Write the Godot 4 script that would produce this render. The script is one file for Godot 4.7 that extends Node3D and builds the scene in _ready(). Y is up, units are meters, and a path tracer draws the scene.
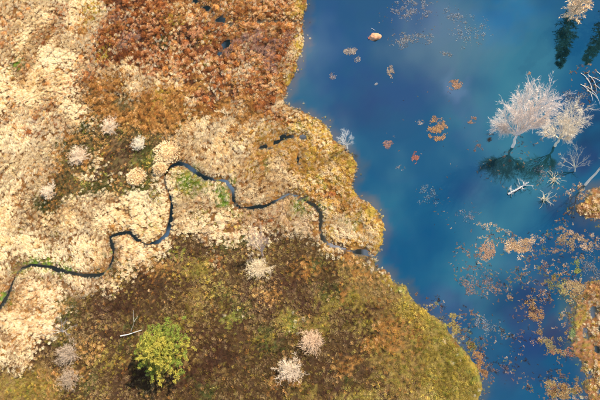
extends Node3D
# An autumn marsh seen from the air: reed beds, a winding stream, heath and a lake with drowned trees.
# Metres, y up, the lake surface at y = 0; x runs across the marsh and z towards the heath.

const CELL := 0.25
const X0 := -68.0
const Z0 := -64.0
const NX := 400
const NZ := 292
const CLASSES := ["water", "tan", "peach", "ochretan", "rust", "orange", "mauve", "bog", "ochre", "gold", "yellow", "heath", "ochreheath", "darkred", "olive", "green", "brightgreen", "darkgreen", "pinktan"]

# linear base colours of each kind of plant, the pale ones first, and of the litter under it
const PALETTE := {
	"tan": [[.92, .78, .53], [.87, .70, .42], [.76, .53, .25], [.48, .27, .09]],
	"peach": [[.90, .75, .53], [.83, .64, .41], [.66, .44, .22], [.38, .21, .08]],
	"ochretan": [[.72, .49, .27], [.62, .38, .16], [.52, .28, .09], [.38, .19, .07]],
	"rust": [[.66, .34, .17], [.48, .185, .06], [.31, .098, .032], [.13, .04, .022]],
	"orange": [[.86, .58, .30], [.74, .38, .12], [.52, .21, .05], [.24, .085, .025]],
	"mauve": [[.48, .30, .23], [.38, .20, .14], [.28, .13, .08], [.18, .08, .05]],
	"bog": [[.40, .26, .11], [.24, .13, .05], [.13, .09, .03], [.06, .05, .02]],
	"ochre": [[.62, .36, .13], [.47, .23, .06], [.33, .135, .032], [.17, .07, .022]],
	"gold": [[.82, .58, .22], [.74, .47, .12], [.60, .33, .06], [.38, .20, .04]],
	"yellow": [[.78, .58, .13], [.66, .48, .07], [.42, .30, .04], [.26, .20, .03]],
	"heath": [[.50, .34, .16], [.22, .13, .05], [.105, .058, .022], [.038, .023, .011]],
	"ochreheath": [[.48, .34, .16], [.37, .23, .08], [.25, .145, .045], [.11, .06, .02]],
	"darkred": [[.28, .17, .10], [.15, .065, .032], [.085, .035, .02], [.035, .018, .011]],
	"olive": [[.60, .47, .15], [.47, .35, .08], [.35, .25, .045], [.20, .15, .025]],
	"green": [[.46, .46, .12], [.34, .36, .06], [.25, .28, .04], [.15, .18, .03]],
	"brightgreen": [[.32, .42, .06], [.18, .26, .03], [.12, .20, .02], [.08, .13, .02]],
	"darkgreen": [[.16, .15, .04], [.10, .10, .028], [.065, .07, .02], [.04, .045, .014]],
	"thatch": [[.70, .49, .27], [.58, .36, .16], [.42, .23, .085], [.20, .10, .035]],
	"underwood": [[.30, .16, .06], [.20, .09, .03], [.12, .05, .02], [.06, .03, .015]],
	"pinktan": [[.66, .47, .30], [.54, .34, .19], [.40, .22, .10], [.22, .12, .05]],
}
const LITTER := {"tan": [.11, .052, .018], "peach": [.10, .048, .018], "ochretan": [.18, .09, .03], "rust": [.07, .028, .014], "orange": [.11, .05, .018], "mauve": [.13, .07, .05], "bog": [.07, .05, .022], "ochre": [.16, .08, .025], "gold": [.16, .08, .022], "yellow": [.2, .14, .03], "heath": [.04, .024, .012], "ochreheath": [.11, .07, .025], "darkred": [.032, .018, .011], "olive": [.13, .095, .026], "green": [.13, .12, .03], "brightgreen": [.08, .12, .02], "darkgreen": [.05, .05, .018], "pinktan": [.16, .075, .035], "water": [.05, .045, .035]}

var rng := RandomNumberGenerator.new()
var coarse := FastNoiseLite.new()
var middle := FastNoiseLite.new()
var fine := FastNoiseLite.new()
var kind := PackedByteArray()     # the class of each cell
var bank := PackedFloat32Array()  # metres from open water, negative over water
var shore := PackedFloat32Array()  # metres from the lake alone
var trail := PackedByteArray()
var used := {}
var plant: StandardMaterial3D
var wood: StandardMaterial3D
var tints := {}


class Shape:
	# collects flat-shaded triangles
	var v := PackedVector3Array()
	var n := PackedVector3Array()
	var c := PackedColorArray()

	func tri(a: Vector3, b: Vector3, d: Vector3, col: Color) -> void:
		var m := (d - a).cross(b - a).normalized()
		v.append(a); v.append(b); v.append(d)
		n.append(m); n.append(m); n.append(m)
		c.append(col); c.append(col); c.append(col)

	func blade(a: Vector3, b: Vector3, half: Vector3, bend: Vector3, col: Color) -> void:
		# a narrow leaf, widest at its middle
		var m := (a + b) * 0.5 + bend
		tri(a, m - half, m + half, col)
		tri(b, m + half, m - half, col)

	func limb(a: Vector3, b: Vector3, ra: float, rb: float, sides: int, col: Color) -> void:
		var d := (b - a).normalized()
		var s := d.cross(Vector3.UP if absf(d.y) < 0.9 else Vector3.RIGHT).normalized()
		var t := d.cross(s)
		for k in sides:
			var q := TAU * k / sides
			var r := TAU * (k + 1) / sides
			var e := s * cos(q) + t * sin(q)
			var f := s * cos(r) + t * sin(r)
			tri(a + e * ra, a + f * ra, b + f * rb, col)
			tri(a + e * ra, b + f * rb, b + e * rb, col)

	func mesh() -> ArrayMesh:
		var arrays := []
		arrays.resize(Mesh.ARRAY_MAX)
		arrays[Mesh.ARRAY_VERTEX] = v
		arrays[Mesh.ARRAY_NORMAL] = n
		arrays[Mesh.ARRAY_COLOR] = c
		var m := ArrayMesh.new()
		m.add_surface_from_arrays(Mesh.PRIMITIVE_TRIANGLES, arrays)
		return m


func grey(low := 0.8, high := 1.15) -> Color:
	var g := rng.randf_range(low, high)
	return Color(g, g * rng.randf_range(.96, 1.03), g * rng.randf_range(.9, 1.05))


func shade(c: Array, by := 1.0) -> Color:
	return Color(c[0] * by, c[1] * by, c[2] * by)


func mottled() -> Color:
	var g := rng.randf_range(.3, 1.3)
	var w := rng.randf()
	return Color(g, g * lerpf(.75, 1.1, w), g * lerpf(.6, 1.3, w))


func toss() -> Vector3:
	var a := rng.randf() * TAU
	var y := rng.randf_range(-1, 1)
	var r := sqrt(1 - y * y)
	return Vector3(cos(a) * r, y, sin(a) * r)


func numbered(called: String) -> String:
	var k: int = used.get(called, 0)
	used[called] = k + 1
	return called if k == 0 else "%s_%03d" % [called, k]


func thing(called: String, label: String, category: String, at: Vector3, group := "") -> Node3D:
	var o := Node3D.new()
	o.name = numbered(called)
	add_child(o)
	o.position = at
	o.set_meta("label", label)
	o.set_meta("category", category)
	if group:
		o.set_meta("group", group)
	return o


func part(called: String, m: Mesh, material: Material, parent: Node3D) -> MeshInstance3D:
	var o := MeshInstance3D.new()
	o.name = called
	o.mesh = m
	o.material_override = material
	parent.add_child(o, true)
	return o


func structure(called: String, m: Mesh, material: Material) -> MeshInstance3D:
	var o := part(called, m, material, self)
	o.set_meta("kind", "structure")
	return o


func tinted(c: Array, leafy := false) -> StandardMaterial3D:
	# one matt material per base colour, varied by the mesh's own vertex colours
	var key := str(c) + str(leafy)
	if not tints.has(key):
		var m := StandardMaterial3D.new()
		m.vertex_color_use_as_albedo = true
		m.albedo_color = Color(c[0], c[1], c[2]).linear_to_srgb()
		m.roughness = 0.85
		m.metallic_specular = 0.25
		if leafy:
			m.backlight_enabled = true
			m.backlight = Color(.72, .72, .72)
		tints[key] = m
	return tints[key]


# ---------------------------------------------------------------- the map of the marsh

func cell(x: float, z: float) -> int:
	var i := int((x - X0) / CELL)
	var j := int((z - Z0) / CELL)
	return -1 if i < 0 or j < 0 or i >= NX or j >= NZ else j * NX + i


func fill(shape: Array, value: int, only_land: bool, warp: float) -> void:
	var poly := PackedVector2Array()
	var lo := Vector2(1e9, 1e9)
	var hi := -lo
	for p in shape:
		var q := Vector2(p[0], p[1])
		poly.append(q)
		lo = lo.min(q)
		hi = hi.max(q)
	for j in range(maxi(0, int((lo.y - 2 - Z0) / CELL)), mini(NZ, int((hi.y + 2 - Z0) / CELL) + 1)):
		for i in range(maxi(0, int((lo.x - 2 - X0) / CELL)), mini(NX, int((hi.x + 2 - X0) / CELL) + 1)):
			if only_land and kind[j * NX + i] == 0:
				continue
			var p := Vector2(X0 + (i + .5) * CELL, Z0 + (j + .5) * CELL)
			if warp > 0:
				p += Vector2(middle.get_noise_2d(p.x, p.y), middle.get_noise_2d(p.x + 91, p.y - 40)) * warp
			if Geometry2D.is_point_in_polygon(p, poly):
				kind[j * NX + i] = value


func near_line(line: Array, reach: float, closed: bool, act: Callable) -> void:
	# calls act(cell, distance) for the cells within reach of each stretch of a line
	for k in line.size() - (0 if closed else 1):
		var a := Vector2(line[k][0], line[k][1])
		var e: Array = line[(k + 1) % line.size()]
		var b := Vector2(e[0], e[1])
		for j in range(maxi(0, int((minf(a.y, b.y) - reach - Z0) / CELL)), mini(NZ, int((maxf(a.y, b.y) + reach - Z0) / CELL) + 1)):
			for i in range(maxi(0, int((minf(a.x, b.x) - reach - X0) / CELL)), mini(NX, int((maxf(a.x, b.x) + reach - X0) / CELL) + 1)):
				var p := Vector2(X0 + i * CELL, Z0 + j * CELL)
				act.call(j * NX + i, p.distance_to(Geometry2D.get_closest_point_to_segment(p, a, b)))


func survey() -> void:
	kind.resize(NX * NZ)
	bank.resize(NX * NZ)
	bank.fill(3.0)
	trail.resize(NX * NZ)
	var marsh := [[-9.53,-64.66],[-9.80,-62.50],[-10.31,-60.46],[-10.41,-58.30],[-11.03,-56.35],[-11.58,-55.29],[-11.66,-54.02],[-11.40,-52.72],[-11.76,-51.55],[-11.66,-50.73],[-11.64,-49.92],[-11.71,-49.13],[-11.91,-48.38],[-12.30,-47.95],[-12.32,-47.30],[-12.08,-46.66],[-12.33,-46.09],[-12.40,-45.50],[-12.21,-44.92],[-12.11,-44.33],[-12.19,-43.76],[-12.25,-43.19],[-12.35,-42.63],[-12.40,-42.05],[-12.60,-41.54],[-12.99,-41.12],[-13.25,-40.59],[-13.06,-39.97],[-13.14,-39.36],[-13.38,-38.83],[-13.64,-38.31],[-13.90,-37.80],[-14.08,-37.24],[-14.48,-36.90],[-14.47,-36.33],[-14.41,-35.72],[-14.87,-35.43],[-14.92,-35.17],[-14.79,-34.92],[-14.67,-34.68],[-14.46,-34.53],[-14.14,-34.28],[-13.88,-33.97],[-13.51,-33.87],[-13.14,-33.84],[-12.75,-33.68],[-12.41,-33.43],[-12.12,-33.07],[-11.69,-33.01],[-11.41,-32.71],[-11.10,-32.44],[-10.74,-32.27],[-10.39,-32.07],[-10.02,-31.82],[-9.68,-31.53],[-9.44,-31.14],[-9.25,-30.73],[-9.01,-30.39],[-8.81,-30.04],[-8.58,-29.70],[-8.50,-29.30],[-8.37,-28.90],[-8.00,-28.78],[-7.68,-28.55],[-7.63,-28.15],[-7.24,-28.32],[-7.03,-27.91],[-6.89,-27.60],[-6.77,-27.29],[-6.41,-27.08],[-6.07,-26.84],[-5.97,-26.42],[-5.80,-26.02],[-5.59,-25.83],[-5.40,-25.62],[-5.48,-25.35],[-5.58,-25.09],[-5.68,-24.83],[-5.74,-24.56],[-5.92,-24.35],[-5.98,-24.07],[-6.00,-23.74],[-6.09,-23.42],[-6.14,-23.09],[-6.26,-22.79],[-6.23,-22.47],[-5.97,-22.29],[-5.92,-22.00],[-5.79,-21.74],[-5.54,-21.58],[-5.39,-21.32],[-5.29,-20.99],[-4.97,-20.93],[-4.65,-20.76],[-4.29,-20.72],[-4.06,-20.45],[-3.91,-20.11],[-3.60,-19.93],[-3.44,-19.60],[-3.23,-19.32],[-2.99,-19.07],[-2.82,-18.70],[-2.82,-18.30],[-2.60,-17.97],[-2.57,-17.57],[-2.55,-17.24],[-2.73,-16.96],[-2.64,-16.66],[-2.62,-16.35],[-2.79,-15.98],[-2.74,-15.58],[-2.91,-15.22],[-3.15,-14.92],[-3.15,-14.63],[-3.34,-14.41],[-3.53,-14.22],[-3.65,-13.98],[-3.55,-13.69],[-3.44,-13.41],[-3.72,-13.27],[-3.92,-13.03],[-3.76,-12.82],[-3.52,-12.73],[-3.37,-12.52],[-3.24,-12.30],[-2.95,-12.40],[-2.64,-12.47],[-2.48,-12.20],[-2.34,-11.92],[-2.08,-11.84],[-1.90,-11.62],[-1.95,-11.36],[-1.91,-11.09],[-1.81,-10.82],[-1.56,-10.68],[-1.29,-10.63],[-1.02,-10.60],[-0.68,-10.59],[-0.34,-10.54],[-0.22,-10.22],[-0.15,-9.89],[-0.05,-9.64],[-0.07,-9.37],[0.14,-9.20],[0.26,-8.97],[0.42,-8.76],[0.53,-8.53],[0.75,-8.38],[0.89,-8.16],[1.16,-8.04],[1.40,-7.86],[1.70,-7.76],[1.85,-7.47],[2.07,-7.21],[2.33,-7.01],[2.61,-6.83],[2.90,-6.67],[3.21,-6.51],[3.37,-6.20],[3.76,-6.22],[3.94,-5.88],[3.98,-5.57],[4.02,-5.26],[4.14,-4.96],[4.41,-4.78],[4.62,-4.55],[4.72,-4.26],[4.88,-3.99],[4.97,-3.70],[5.23,-3.58],[5.44,-3.39],[5.57,-3.14],[5.77,-2.94],[6.04,-2.76],[6.18,-2.46],[6.23,-2.13],[6.43,-1.88],[6.68,-1.68],[6.89,-1.44],[6.91,-1.11],[7.08,-0.83],[7.10,-0.49],[7.13,-0.16],[7.17,0.18],[7.17,0.52],[7.26,0.92],[7.07,1.31],[6.96,1.70],[6.73,2.05],[6.54,2.81],[6.29,3.55],[6.17,4.31],[6.18,5.06],[6.04,6.31],[5.95,7.55],[5.63,8.76],[5.18,9.93],[5.33,11.81],[5.54,13.63],[5.47,15.47],[5.57,17.26],[-98.40,36.90],[-184.34,-12.94],[-149.66,-82.95],[-9.52,-65.54]]
	var east_bank := [[24.70,-11.42],[23.65,-11.36],[22.61,-11.05],[21.52,-11.08],[20.52,-10.45],[20.07,-10.70],[19.54,-10.71],[19.34,-10.17],[19.29,-9.61],[18.80,-9.47],[18.43,-9.08],[18.24,-8.60],[18.08,-8.12],[17.97,-7.52],[17.40,-7.38],[17.16,-6.88],[17.35,-6.42],[17.32,-5.97],[17.15,-5.55],[17.19,-5.11],[17.35,-4.73],[17.37,-4.29],[17.33,-3.86],[16.89,-3.25],[17.54,-3.06],[17.26,-2.74],[17.41,-2.39],[17.46,-2.06],[17.68,-1.82],[17.90,-1.53],[17.75,-1.16],[17.60,-0.79],[17.81,-0.50],[17.90,-0.10],[17.71,0.30],[17.28,0.54],[17.22,1.00],[17.62,1.09],[17.60,1.52],[17.53,1.85],[17.46,2.19],[17.47,3.16],[17.84,3.99],[17.84,4.93],[17.57,5.87],[18.60,6.40],[19.67,6.86],[20.73,7.31],[21.83,7.66]]
	var islet := [[18.98,-18.69],[18.98,-19.03],[19.11,-19.35],[19.43,-19.43],[19.64,-19.72],[19.85,-19.85],[20.04,-20.01],[20.18,-20.23],[20.37,-20.40],[20.70,-20.56],[21.00,-20.41],[21.15,-20.74],[21.31,-21.06],[21.70,-21.01],[22.01,-20.76],[22.32,-21.05],[22.62,-21.34],[22.98,-20.91],[23.43,-20.60],[24.04,-20.96],[24.51,-20.52],[24.41,-19.76],[24.28,-19.01],[24.40,-18.24],[24.07,-17.51],[23.41,-17.34],[22.76,-17.49],[22.11,-17.18],[21.44,-17.29],[21.06,-17.46],[20.65,-17.25],[20.28,-17.42],[19.87,-17.36],[19.55,-17.65],[19.14,-17.78],[18.94,-18.20],[18.98,-18.69]]
	for s in [marsh, east_bank, islet]:
		fill(s, CLASSES.find("tan"), false, 0.0 if s == marsh else 0.9)
	for s in [east_bank, islet]:
		fill(s, CLASSES.find("pinktan"), true, 0.9)
	# where the land is unbroken, name what grows there
	var beds := [
		["rust",[[-45.56,-61.27],[-8.49,-55.99],[-11.76,-49.95],[-12.33,-45.31],[-12.74,-40.80],[-14.87,-35.43],[-12.74,-33.24],[-14.32,-31.96],[-17.79,-32.81],[-19.44,-34.09],[-22.91,-35.41],[-25.79,-37.29],[-27.90,-36.88],[-30.17,-38.90],[-33.94,-40.48],[-37.32,-41.75],[-40.57,-43.98],[-42.47,-47.43]]],
		["orange",[[-32.24,-59.37],[-8.49,-55.99],[-12.33,-45.62],[-14.12,-44.90],[-18.03,-45.96],[-21.86,-45.77],[-23.76,-46.62],[-26.17,-45.31],[-28.48,-47.48],[-30.74,-50.35]]],
		["orange",[[-34.06,-42.05],[-28.27,-43.65],[-24.54,-41.09],[-20.31,-40.97],[-16.82,-39.72],[-13.28,-40.56],[-14.87,-35.43],[-17.80,-33.67],[-22.93,-35.85],[-27.93,-37.48],[-31.19,-38.99]]],
		["rust",[[-30.14,-40.73],[-24.52,-40.48],[-21.50,-38.68],[-21.97,-36.06],[-25.76,-36.69],[-29.12,-38.19]]],
		["mauve",[[-23.69,-44.72],[-19.01,-45.45],[-14.39,-44.31],[-13.83,-41.67],[-17.11,-40.65],[-21.02,-41.35]]],
		["bog",[[-43.09,-38.86],[-41.41,-40.26],[-38.69,-40.32],[-35.97,-38.21],[-33.36,-36.76],[-31.05,-36.86],[-28.10,-35.41],[-26.86,-33.26],[-28.40,-30.78],[-31.99,-29.90],[-32.70,-27.96],[-32.49,-25.15],[-31.63,-22.90],[-35.14,-23.37],[-38.60,-24.12],[-41.40,-23.44],[-44.51,-22.77],[-47.23,-21.24],[-49.43,-22.19],[-48.81,-24.13],[-46.87,-25.16],[-46.23,-27.12],[-45.88,-29.13],[-45.30,-31.74],[-43.26,-34.89]]],
		["ochre",[[-42.51,-39.12],[-38.67,-40.00],[-35.20,-37.84],[-31.57,-36.01],[-28.90,-34.60],[-29.59,-32.02],[-32.38,-31.37],[-36.24,-32.83],[-39.85,-33.71],[-41.57,-35.96]]],
		["ochre",[[-33.68,-37.09],[-29.37,-37.61],[-24.36,-36.86],[-20.30,-35.62],[-17.52,-32.79],[-20.78,-33.34],[-24.26,-34.50],[-26.87,-33.55],[-28.96,-30.82],[-31.18,-30.41],[-33.02,-32.29]]],
		["gold",[[-17.79,-32.81],[-12.74,-33.53],[-8.87,-30.15],[-5.57,-25.48],[-6.26,-22.79],[-2.57,-17.57],[-3.66,-13.74],[-6.46,-14.80],[-10.04,-16.17],[-10.01,-19.67],[-12.74,-22.25],[-15.28,-22.79],[-17.62,-23.98],[-19.00,-27.04]]],
		["tan",[[-8.42,-19.08],[-6.34,-19.48],[-4.45,-18.15],[-4.52,-15.94],[-6.68,-15.30],[-8.83,-16.36]]],
		["tan",[[-17.68,-26.95],[-14.67,-26.08],[-12.74,-23.30],[-14.65,-22.75],[-17.62,-23.98]]],
		["peach",[[-28.24,-18.99],[-23.00,-20.31],[-17.55,-20.04],[-12.74,-21.09],[-10.50,-19.69],[-10.53,-16.68],[-12.74,-16.77],[-17.50,-17.48],[-22.23,-17.17],[-25.54,-18.09]]],
		["peach",[[-52.58,-11.89],[-48.52,-13.74],[-44.10,-12.56],[-38.51,-12.14],[-36.82,-14.39],[-36.54,-17.25],[-33.72,-16.35],[-30.07,-16.21],[-31.93,-14.23],[-37.09,-11.59],[-40.40,-9.41],[-41.87,-7.95],[-44.98,-8.51],[-47.43,-6.05],[-59.64,-2.46],[-61.14,-10.14]]],
		["ochretan",[[-51.98,-9.93],[-48.24,-11.77],[-43.91,-11.01],[-40.43,-9.66],[-41.84,-7.70],[-44.86,-5.53],[-47.04,-3.35],[-50.38,-3.38]]],
		["heath",[[-63.31,0.98],[-50.91,-1.44],[-48.21,-1.91],[-45.09,-4.18],[-43.61,-6.49],[-41.45,-7.82],[-40.26,-9.41],[-37.08,-11.47],[-33.19,-13.25],[-30.66,-15.08],[-28.10,-16.65],[-25.51,-17.57],[-22.21,-16.66],[-20.31,-17.60],[-17.49,-16.85],[-14.60,-17.23],[-11.51,-16.10],[-9.09,-14.90],[-6.72,-13.73],[-3.91,-13.15],[-1.91,-11.09],[0.89,-8.16],[3.94,-5.88],[5.77,-2.94],[7.08,-0.83],[7.17,0.52],[6.63,2.05],[5.18,9.93],[-62.41,11.70]]],
		["olive",[[-3.47,-12.54],[-1.91,-11.09],[0.89,-8.16],[3.94,-5.88],[5.77,-2.94],[7.22,0.00],[6.63,2.05],[5.26,8.98],[2.20,9.05],[1.06,2.08],[1.56,-0.84],[0.64,-3.74],[-1.43,-6.74],[-2.90,-9.27]]],
		["ochreheath",[[-7.92,-13.41],[-3.69,-12.79],[-1.96,-9.94],[0.14,-6.72],[1.92,-3.19],[2.44,2.07],[1.35,6.13],[-2.62,5.18],[-1.74,0.00],[-3.14,-3.23],[-4.39,-6.01],[-6.60,-8.90],[-8.20,-11.04]]],
		["ochreheath",[[-50.76,-0.48],[-45.44,-1.66],[-42.46,0.47],[-42.21,4.59],[-55.21,5.89]]],
	]
	for b in beds:
		fill(b[1], CLASSES.find(b[0]), true, 5.5 if b[0] in ["rust", "orange", "mauve", "ochre"] else 2.8)
	var patches := [
		["olive",[-25.54,-13.01,2.06,1.12],0.80],
		["olive",[-23.19,-9.27,2.76,1.68],0.25],
		["olive",[-9.30,-8.84,1.88,0.93],0.70],
		["olive",[-14.41,-6.97,1.43,1.15],0.70],
		["darkred",[-23.26,-2.25,2.68,2.26],0.85],
		["darkred",[-6.37,-4.58,1.14,0.78],0.70],
		["darkred",[-28.02,-15.36,1.84,1.02],0.50],
		["darkred",[-45.87,-4.80,1.65,0.99],0.80],
		["darkred",[-46.21,-3.35,1.23,0.97],0.60],
		["darkred",[-29.04,-10.63,2.59,1.72],0.40],
		["ochre",[-16.38,-9.83,1.71,1.07],0.60],
		["ochre",[-2.92,-5.99,1.24,1.00],0.60],
		["ochre",[-4.68,-4.12,1.24,0.88],0.80],
		["orange",[-23.52,-13.94,0.64,0.50],0.90],
		["ochre",[-2.21,-4.32,1.55,1.09],0.50],
		["ochre",[-42.52,0.00,2.65,1.64],0.40],
		["olive",[-46.70,0.94,4.03,1.41],0.60],
		["ochre",[-30.52,-13.17,1.85,1.13],0.50],
		["darkred",[-15.85,-16.65,1.63,0.75],0.80],
		["darkred",[-18.85,-10.37,0.74,1.67],0.60],
		["olive",[-6.84,-8.90,1.62,1.15],0.50],
		["olive",[-2.03,-0.85,1.96,2.12],0.40],
		["ochre",[-0.15,-5.39,1.33,1.32],0.40],
		["olive",[2.86,-1.05,2.76,2.51],0.70],
		["olive",[-27.53,-7.20,1.78,0.96],0.30],
		["ochre",[-38.94,-3.53,1.85,1.67],0.25],
		["olive",[-36.18,-2.33,1.56,1.41],0.30],
		["ochre",[-7.58,-1.62,1.58,1.30],0.35],
		["darkred",[-4.57,-0.86,1.00,0.86],0.50],
		["darkred",[-9.32,1.29,1.35,0.85],0.60],
		["olive",[-12.17,1.08,1.60,0.86],0.50],
		["olive",[-5.98,1.59,2.20,0.84],0.60],
		["darkred",[-0.44,0.21,0.86,0.63],0.30],
		["darkred",[-12.74,-9.03,1.67,1.17],0.45],
		["darkred",[-24.92,-5.74,2.00,1.17],0.30],
		["darkred",[-10.43,-1.09,1.03,1.52],0.50],
		["ochre",[-38.90,-13.30,1.79,0.65],0.90],
		["ochre",[-36.12,-18.69,1.66,0.47],0.80],
		["ochre",[-28.52,-28.10,0.97,0.56],0.90],
		["ochre",[-17.80,-26.42,0.53,1.22],0.70],
		["ochre",[-19.65,-21.45,1.30,0.46],0.60],
		["ochre",[-16.29,-21.54,1.02,0.39],0.50],
		["ochre",[-7.17,-20.41,1.46,1.01],0.50],
		["ochre",[-11.23,-22.56,1.00,1.04],0.40],
		["rust",[-48.38,-51.80,1.49,2.43],0.55],
		["rust",[-50.86,-48.36,0.99,0.86],0.85],
		["orange",[-49.14,-48.84,0.66,0.68],0.80],
		["orange",[-57.68,-47.93,0.85,0.87],0.80],
		["rust",[-51.62,-33.27,0.94,0.62],0.95],
		["orange",[-52.99,-34.14,0.79,0.63],0.70],
		["rust",[-48.66,-36.56,1.57,1.26],0.40],
		["ochre",[-49.56,-36.32,1.88,1.26],0.50],
		["rust",[-46.79,-33.96,0.93,0.92],0.50],
		["orange",[-54.52,-37.99,1.13,0.64],0.50],
		["orange",[-54.49,-53.23,1.70,1.42],0.25],
		["orange",[-57.63,-51.86,1.37,1.07],0.30],
		["ochre",[-56.11,-55.18,1.72,0.73],0.50],
		["orange",[-46.39,-43.29,1.59,1.31],0.30],
		["rust",[-45.24,-40.15,1.41,1.43],0.50],
		["rust",[-42.82,-41.97,1.25,1.28],0.70],
		["orange",[-43.66,-43.98,1.89,1.95],0.50],
		["ochre",[-44.71,-50.69,0.97,4.07],0.60],
		["tan",[-38.23,-41.84,1.22,0.95],0.80],
		["tan",[-34.14,-39.27,1.78,1.85],0.55],
		["tan",[-34.10,-42.68,0.90,0.95],0.40],
		["rust",[-48.12,-38.37,1.26,0.95],0.40],
		["orange",[-51.36,-23.14,0.76,0.86],0.60],
		["rust",[-48.59,-22.57,0.60,0.71],0.30],
		["ochre",[-46.06,-28.13,0.75,1.47],0.50],
		["ochre",[-49.71,-27.34,1.22,1.18],0.40],
		["darkred",[-29.12,-45.63,2.08,2.23],0.45],
		["darkred",[-36.03,-48.02,2.47,2.62],0.40],
		["mauve",[-37.72,-46.25,1.55,0.98],0.60],
		["mauve",[-39.01,-50.35,1.26,1.35],0.30],
		["rust",[-18.84,-37.69,1.38,1.33],0.60],
		["darkred",[-23.95,-37.12,2.53,1.34],0.50],
		["rust",[-14.79,-42.83,1.10,1.51],0.50],
		["darkred",[-37.12,-29.69,2.61,1.74],0.60],
		["darkred",[-39.25,-26.26,2.60,1.42],0.50],
		["tan",[-40.19,-28.46,0.59,0.58],0.60],
		["tan",[-41.71,-26.27,0.73,0.57],0.70],
		["tan",[-41.51,-33.99,0.75,0.76],0.70],
		["tan",[-37.07,-25.98,0.86,0.43],0.30],
		["tan",[-38.71,-25.24,1.44,0.57],0.30],
		["pinktan",[-21.38,-18.68,1.30,0.64],0.50],
		["rust",[-16.26,-18.95,1.77,0.64],0.35],
		["rust",[-9.61,-21.69,1.12,0.77],0.40],
		["tan",[-37.02,-50.61,0.78,0.67],0.50],
		["tan",[-30.16,-50.61,0.91,0.66],0.50],
		["tan",[-26.01,-41.86,1.01,0.77],0.50],
		["tan",[-20.96,-39.38,1.12,0.75],0.55],
		["tan",[-32.80,-45.24,0.76,0.64],0.40],
		["tan",[-17.85,-36.13,0.82,0.73],0.45],
		["tan",[-24.44,-38.66,0.71,0.60],0.35],
		["darkred",[-39.48,-52.08,1.27,1.03],0.50],
		["darkred",[-33.88,-49.74,1.39,1.16],0.60],
		["darkred",[-16.87,-43.51,1.26,1.07],0.50],
		["darkred",[-20.36,-42.81,1.13,0.92],0.50],
		["rust",[-16.24,-48.59,1.42,0.95],0.50],
		["rust",[-21.25,-49.20,1.16,0.81],0.40],
		["darkred",[-40.42,-45.58,1.09,0.98],0.50],
		["tan",[-18.03,-45.96,1.13,0.47],0.50],
		["tan",[-15.45,-39.58,0.96,0.89],0.40],
		["gold",[19.25,-8.52,0.81,0.65],0.60],
		["olive",[18.25,-7.04,0.40,1.28],0.80],
		["orange",[19.24,-4.60,0.60,1.05],0.60],
		["olive",[18.00,-3.57,0.40,1.04],0.70],
		["gold",[18.73,-1.51,0.59,0.82],0.70],
		["ochre",[18.66,0.50,0.59,0.80],0.60],
		["olive",[17.98,1.20,0.49,0.60],0.60],
		["gold",[20.68,-19.55,0.84,0.71],0.50],
		["tan",[19.55,-6.17,0.50,1.06],0.50],
		["ochre",[-48.52,-40.62,0.49,0.59],0.48],
		["ochretan",[-42.14,-42.01,0.67,0.28],0.52],
		["ochre",[-54.60,-35.28,0.60,0.47],0.56],
		["ochre",[-47.96,-36.37,0.32,0.24],0.61],
		["orange",[-57.60,-50.73,0.62,0.61],0.53],
		["orange",[-46.97,-49.38,0.61,0.47],0.66],
		["ochretan",[-49.32,-47.57,0.82,0.61],0.68],
		["orange",[-52.29,-49.12,0.27,0.50],0.44],
		["rust",[-56.21,-48.00,0.82,0.63],0.40],
		["ochre",[-51.98,-32.76,0.44,0.51],0.57],
		["ochre",[-47.44,-49.36,0.40,0.29],0.53],
		["rust",[-38.55,-35.15,0.29,0.50],0.40],
		["ochre",[-48.51,-42.37,0.55,0.43],0.48],
		["ochre",[-44.42,-50.71,0.46,0.43],0.80],
		["ochretan",[-56.13,-34.13,0.41,0.59],0.48],
		["ochre",[-48.71,-33.78,0.55,0.25],0.46],
		["ochretan",[-50.53,-54.58,0.45,0.40],0.43],
		["orange",[-55.44,-40.72,0.26,0.40],0.65],
		["ochretan",[-54.70,-40.54,0.32,0.40],0.65],
		["ochretan",[-52.38,-49.16,0.40,0.34],0.70],
		["ochre",[-40.27,-48.59,0.73,0.50],0.57],
		["orange",[-57.31,-54.66,0.41,0.59],0.50],
		["orange",[-41.47,-39.10,0.51,0.60],0.79],
		["ochre",[-55.12,-43.20,0.74,0.51],0.51],
		["rust",[-40.69,-48.45,0.28,0.42],0.50],
		["ochretan",[-57.49,-48.37,0.60,0.32],0.54],
		["ochre",[-39.37,-30.27,0.60,0.41],0.78],
		["ochre",[-44.91,-31.93,0.71,0.49],0.79],
		["ochre",[-56.59,-39.54,0.29,0.37],0.45],
		["orange",[-56.29,-43.96,0.68,0.63],0.69],
		["orange",[-43.17,-34.73,0.42,0.49],0.76],
		["rust",[-41.03,-43.30,0.70,0.47],0.65],
		["ochretan",[-49.78,-40.19,0.28,0.28],0.45],
		["orange",[-52.77,-44.51,0.47,0.56],0.63],
		["rust",[-47.89,-34.08,0.51,0.43],0.52],
		["ochre",[-57.71,-55.14,0.33,0.63],0.66],
		["orange",[-46.88,-32.69,0.39,0.49],0.48],
		["ochre",[-52.76,-32.92,0.75,0.43],0.50],
		["ochre",[-50.44,-48.39,0.50,0.60],0.77],
		["ochretan",[-40.94,-44.07,0.74,0.33],0.45],
		["rust",[-49.39,-32.90,0.62,0.60],0.51],
		["orange",[-54.38,-43.83,0.78,0.60],0.55],
		["ochre",[-46.90,-37.83,0.69,0.62],0.58],
		["ochretan",[-57.94,-54.93,0.29,0.60],0.63],
		["rust",[-50.50,-35.36,0.59,0.39],0.48],
		["orange",[-43.34,-47.20,0.68,0.66],0.45],
		["ochre",[-55.25,-41.84,0.71,0.65],0.67],
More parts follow.
